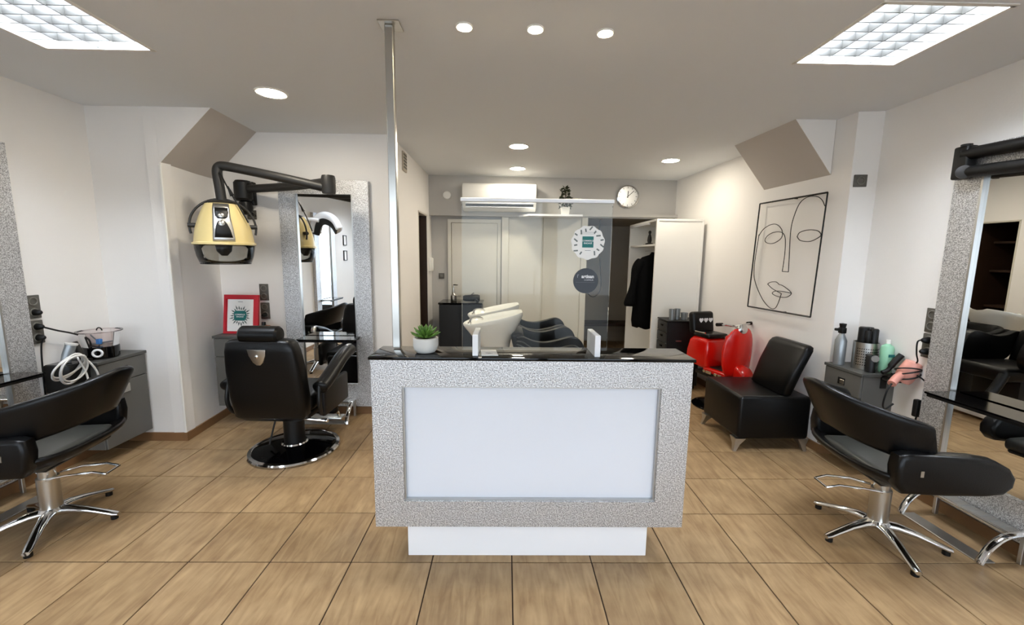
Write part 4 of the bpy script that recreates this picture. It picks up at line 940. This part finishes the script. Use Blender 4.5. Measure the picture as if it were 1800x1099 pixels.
t = thing('trimmer_stand', 'small dark trimmer standing in its charging dock on the left cabinet', 'trimmer', (-3.10, 2.955 + .06, .786))
part(B().box((-.045, -.035, .0005), (.045, .035, .018), .006, 2), 'dock', black_plastic, t)
part(B().tube([(0, .0, .015), (-.008, -.008, .08), (-.02, -.02, .15)], [.022, .02, .016], 12), 'body', charcoal, t)
# tool holder with straightener and coiled white cable
t = thing('tool_holder', 'black tool holder hung on the near side of the left cabinet', 'holder', (-3.08, 2.9, .66))
wpart(B().box((-3.19, 2.83, .60), (-3.01, 2.976, .80), .008, 2), 'bin', black_plastic, t)
wpart(B().box((-3.18, 2.84, .798), (-3.02, 2.965, .803)), 'rim', black_gloss, t, 0)
t = thing('hair_straightener', 'grey hair straightener with coiled white cable in the black tool holder', 'straightener', (-3.1, 2.9, .80))
wpart(B().tube([(-3.10, 2.90, .81), (-3.09, 2.91, .86), (-3.075, 2.925, .93)], [.028, .032, .03], 14), 'handle', grey_metal, t)
wpart(B().lathe([(.034, 0), (.036, .012), (.001, .014)], (-3.074, 2.926, .928), 20, axis=(.2, .2, 1)), 'end_cap', white_cable, t)
loop = lambda cx, cz, rx, rz, y, ph, tl: [(cx + .25 * rx * math.sin(a), y + rx * math.cos(a + ph), cz + rz * math.sin(a) + tl * rx * math.cos(a)) for a in [2 * PI * i / 36 for i in range(36)]]
b = B()
for k, (cz, rx, rz, y) in enumerate(((.80, .10, .075, 2.80), (.785, .085, .10, 2.82), (.81, .115, .06, 2.79), (.79, .095, .085, 2.81))):
    b.tube(loop(-2.985 + .012 * k, cz, rx, rz, y, .1 * k, .25), .0065, 8, closed=True)
b.tube(spline([(-3.06, 2.93, .86), (-2.985, 2.88, .83), (-2.965, 2.90, .72), (-2.965, 2.905, .60)], 6), .0065, 8).tube(spline([(-3.06, 2.93, .86), (-2.97, 2.92, .82), (-2.95, 2.96, .72), (-2.95, 2.97, .60)], 6), .0065, 8)
wpart(b, 'cable', white_cable, t, 60)
tag(B().tube(spline([(WL + .06, 2.865, 1.065), (WL + .08, 2.93, 1.03), (-3.16, 3.03, .99), (-3.13, 3.10, .94), (-3.13, 3.12, .88)], 6), .006, 8).build('power_cord', black_plastic), 'black power cord running from the left sockets to the clear steamer', 'cord')
tag(B().tube(spline([(WL + .055, 2.865, .99), (WL + .03, 2.86, .93), (WL + .02, 2.855, .7), (WL + .02, 2.85, .4), (WL + .02, 2.84, .02)], 6), .005, 8).build('power_cord', black_plastic), 'black power cord dropping down the wall under the left sockets', 'cord')

# ------------------------------------------------------------------ small things on the right cabinet
t = thing('tool_cup', 'perforated steel cup on the right cabinet holding black brushes', 'cup', (2.705, 3.02, .786))
part(B().lathe([(.075, .0005), (.076, .2), (.072, .2), (.070, .01), (.001, .01)], n=40), 'cup', steel, t)
b = B()
for i in range(18):
    for j in range(7):
        a = -PI + .25 + i * .17; r = .0763
        p = Vector((r * math.cos(a), r * math.sin(a), .035 + j * .02)); b.cyl(p, p * 1.0 + Vector((math.cos(a) * .0008, math.sin(a) * .0008, 0)), .0042, n=6)
o = part(b, 'perforation', black_plastic, t, 0); o['kind'] = 'stuff'
for dx, dy, h, r in ((.03, .02, .30, .030), (.0, .03, .30, .034), (.035, -.02, .295, .026), (-.01, -.02, .28, .02)):
    part(B().lathe([(.008, .015), (.008, .17), (r, .19), (r, h), (r * .8, h + .008), (.001, h + .008)], (dx, dy, 0), 16), 'brush', black_plastic, t)
t = thing('spray_bottle', 'black topped spray bottle standing behind the steel cup on the right cabinet', 'bottle', (2.60, 3.125, .786))
part(B().lathe([(.036, .0005), (.038, .02), (.038, .19), (.02, .235), (.015, .25)], n=24), 'bottle', grey_metal, t)
part(B().box((-.02, -.02, .245), (.02, .02, .29), .006, 2).box((-.055, -.014, .265), (.02, .014, .285), .004, 1).lathe([(.018, .285), (.024, .32), (.001, .325)], n=16), 'spray_head', black_plastic, t)
t = thing('black_canister', 'small black canister with grey lid in front of the steel cup', 'canister', (2.655, 2.905, .786))
part(B().lathe([(.03, .0005), (.031, .12), (.028, .125), (.001, .125)], n=24), 'body', black_plastic, t)
part(B().lathe([(.024, 0), (.024, .006), (.001, .007)], (0, -.029, .105), 20, axis=(-.4, -1, .2)), 'lid', socket_in, t)
t = thing('green_bottle', 'mint green pump-less bottle on the right cabinet', 'bottle', (2.758, 2.90, .786))
part(B().lathe([(.036, .0005), (.04, .008), (.04, .175), (.034, .195), (.014, .21), (.012, .215)], n=28), 'body', mint, t)
part(B().lathe([(.014, .213), (.014, .24), (.001, .242)], n=16), 'cap', white_m, t)
part(B().box((-.022, -.041, .12), (.022, -.0385, .14)), 'label_print', teal, t, 0)
t = thing('dryer_holder', 'black wire holder on the near side of the right cabinet', 'holder', (2.72, 2.80, .76))
wpart(B().tube([(2.715 + .06 * math.cos(a), 2.775 + .05 * math.sin(a), .765) for a in [2 * PI * i / 28 for i in range(28)]], .006, 8, closed=True).tube([(2.715, 2.825, .765), (2.715, 2.853, .765), (2.715, 2.853, .70)], .007, 8).box((2.695, 2.846, .68), (2.735, 2.854, .775)), 'wire_ring', black_plastic, t)
t = thing('pink_hair_dryer', 'pink hair dryer hanging beside the right cabinet with black cord wound around it', 'hair dryer', (2.74, 2.74, .82))
wpart(B().lathe([(.045, -.075), (.052, -.06), (.056, 0), (.05, .06), (.046, .075), (.03, .08), (.001, .08)], (2.765, 2.735, .835), 28, axis=(.25, -.25, 1)), 'barrel', pink, t)
wpart(B().tube(spline([(2.73, 2.735, .82), (2.675, 2.715, .80), (2.62, 2.69, .765)], 4), .025, 14), 'handle', pink, t)
b = B()
for k in range(3):
    b.tube([(2.765 + .066 * math.cos(a), 2.735 + .066 * math.sin(a), .815 + .018 * k + .025 * math.cos(a + k)) for a in [2 * PI * i / 30 for i in range(30)]], .005, 8, closed=True)
b.tube(spline([(2.62, 2.69, .765), (2.585, 2.68, .72), (2.58, 2.69, .62), (2.61, 2.7, .585), (2.66, 2.7, .62)], 6), .006, 8)
b.tube(spline([(2.765, 2.67, .83), (2.80, 2.64, .79), (2.79, 2.62, .72), (2.78, 2.64, .60), (2.785, 2.66, .50)], 6), .005, 8)
wpart(b, 'cord', black_plastic, t, 60)
wpart(B().box((2.755, 2.63, .55), (2.79, 2.665, .67), .008, 2), 'inline_block', black_plastic, t)
t = thing('black_hairbrush', 'black curved hairbrush leaning between the green bottle and the pink dryer', 'brush', (2.735, 2.845, .786))
part(B().tube(spline([(-.055, -.01, .016), (-.02, -.015, .035), (.01, -.02, .09), (.05, -.03, .15)], 5), [.014] * 8 + [.02] * 8, 12), 'handle', black_plastic, t, 60)
tag(B().tube(spline([(2.75, 2.655, 1.075), (2.725, 2.66, 1.06), (2.74, 2.67, .98), (2.765, 2.68, .93), (2.775, 2.70, .90)], 6), .0045, 8).build('power_cord', black_plastic), 'black cord looping from the right sockets down to the pink dryer', 'cord')
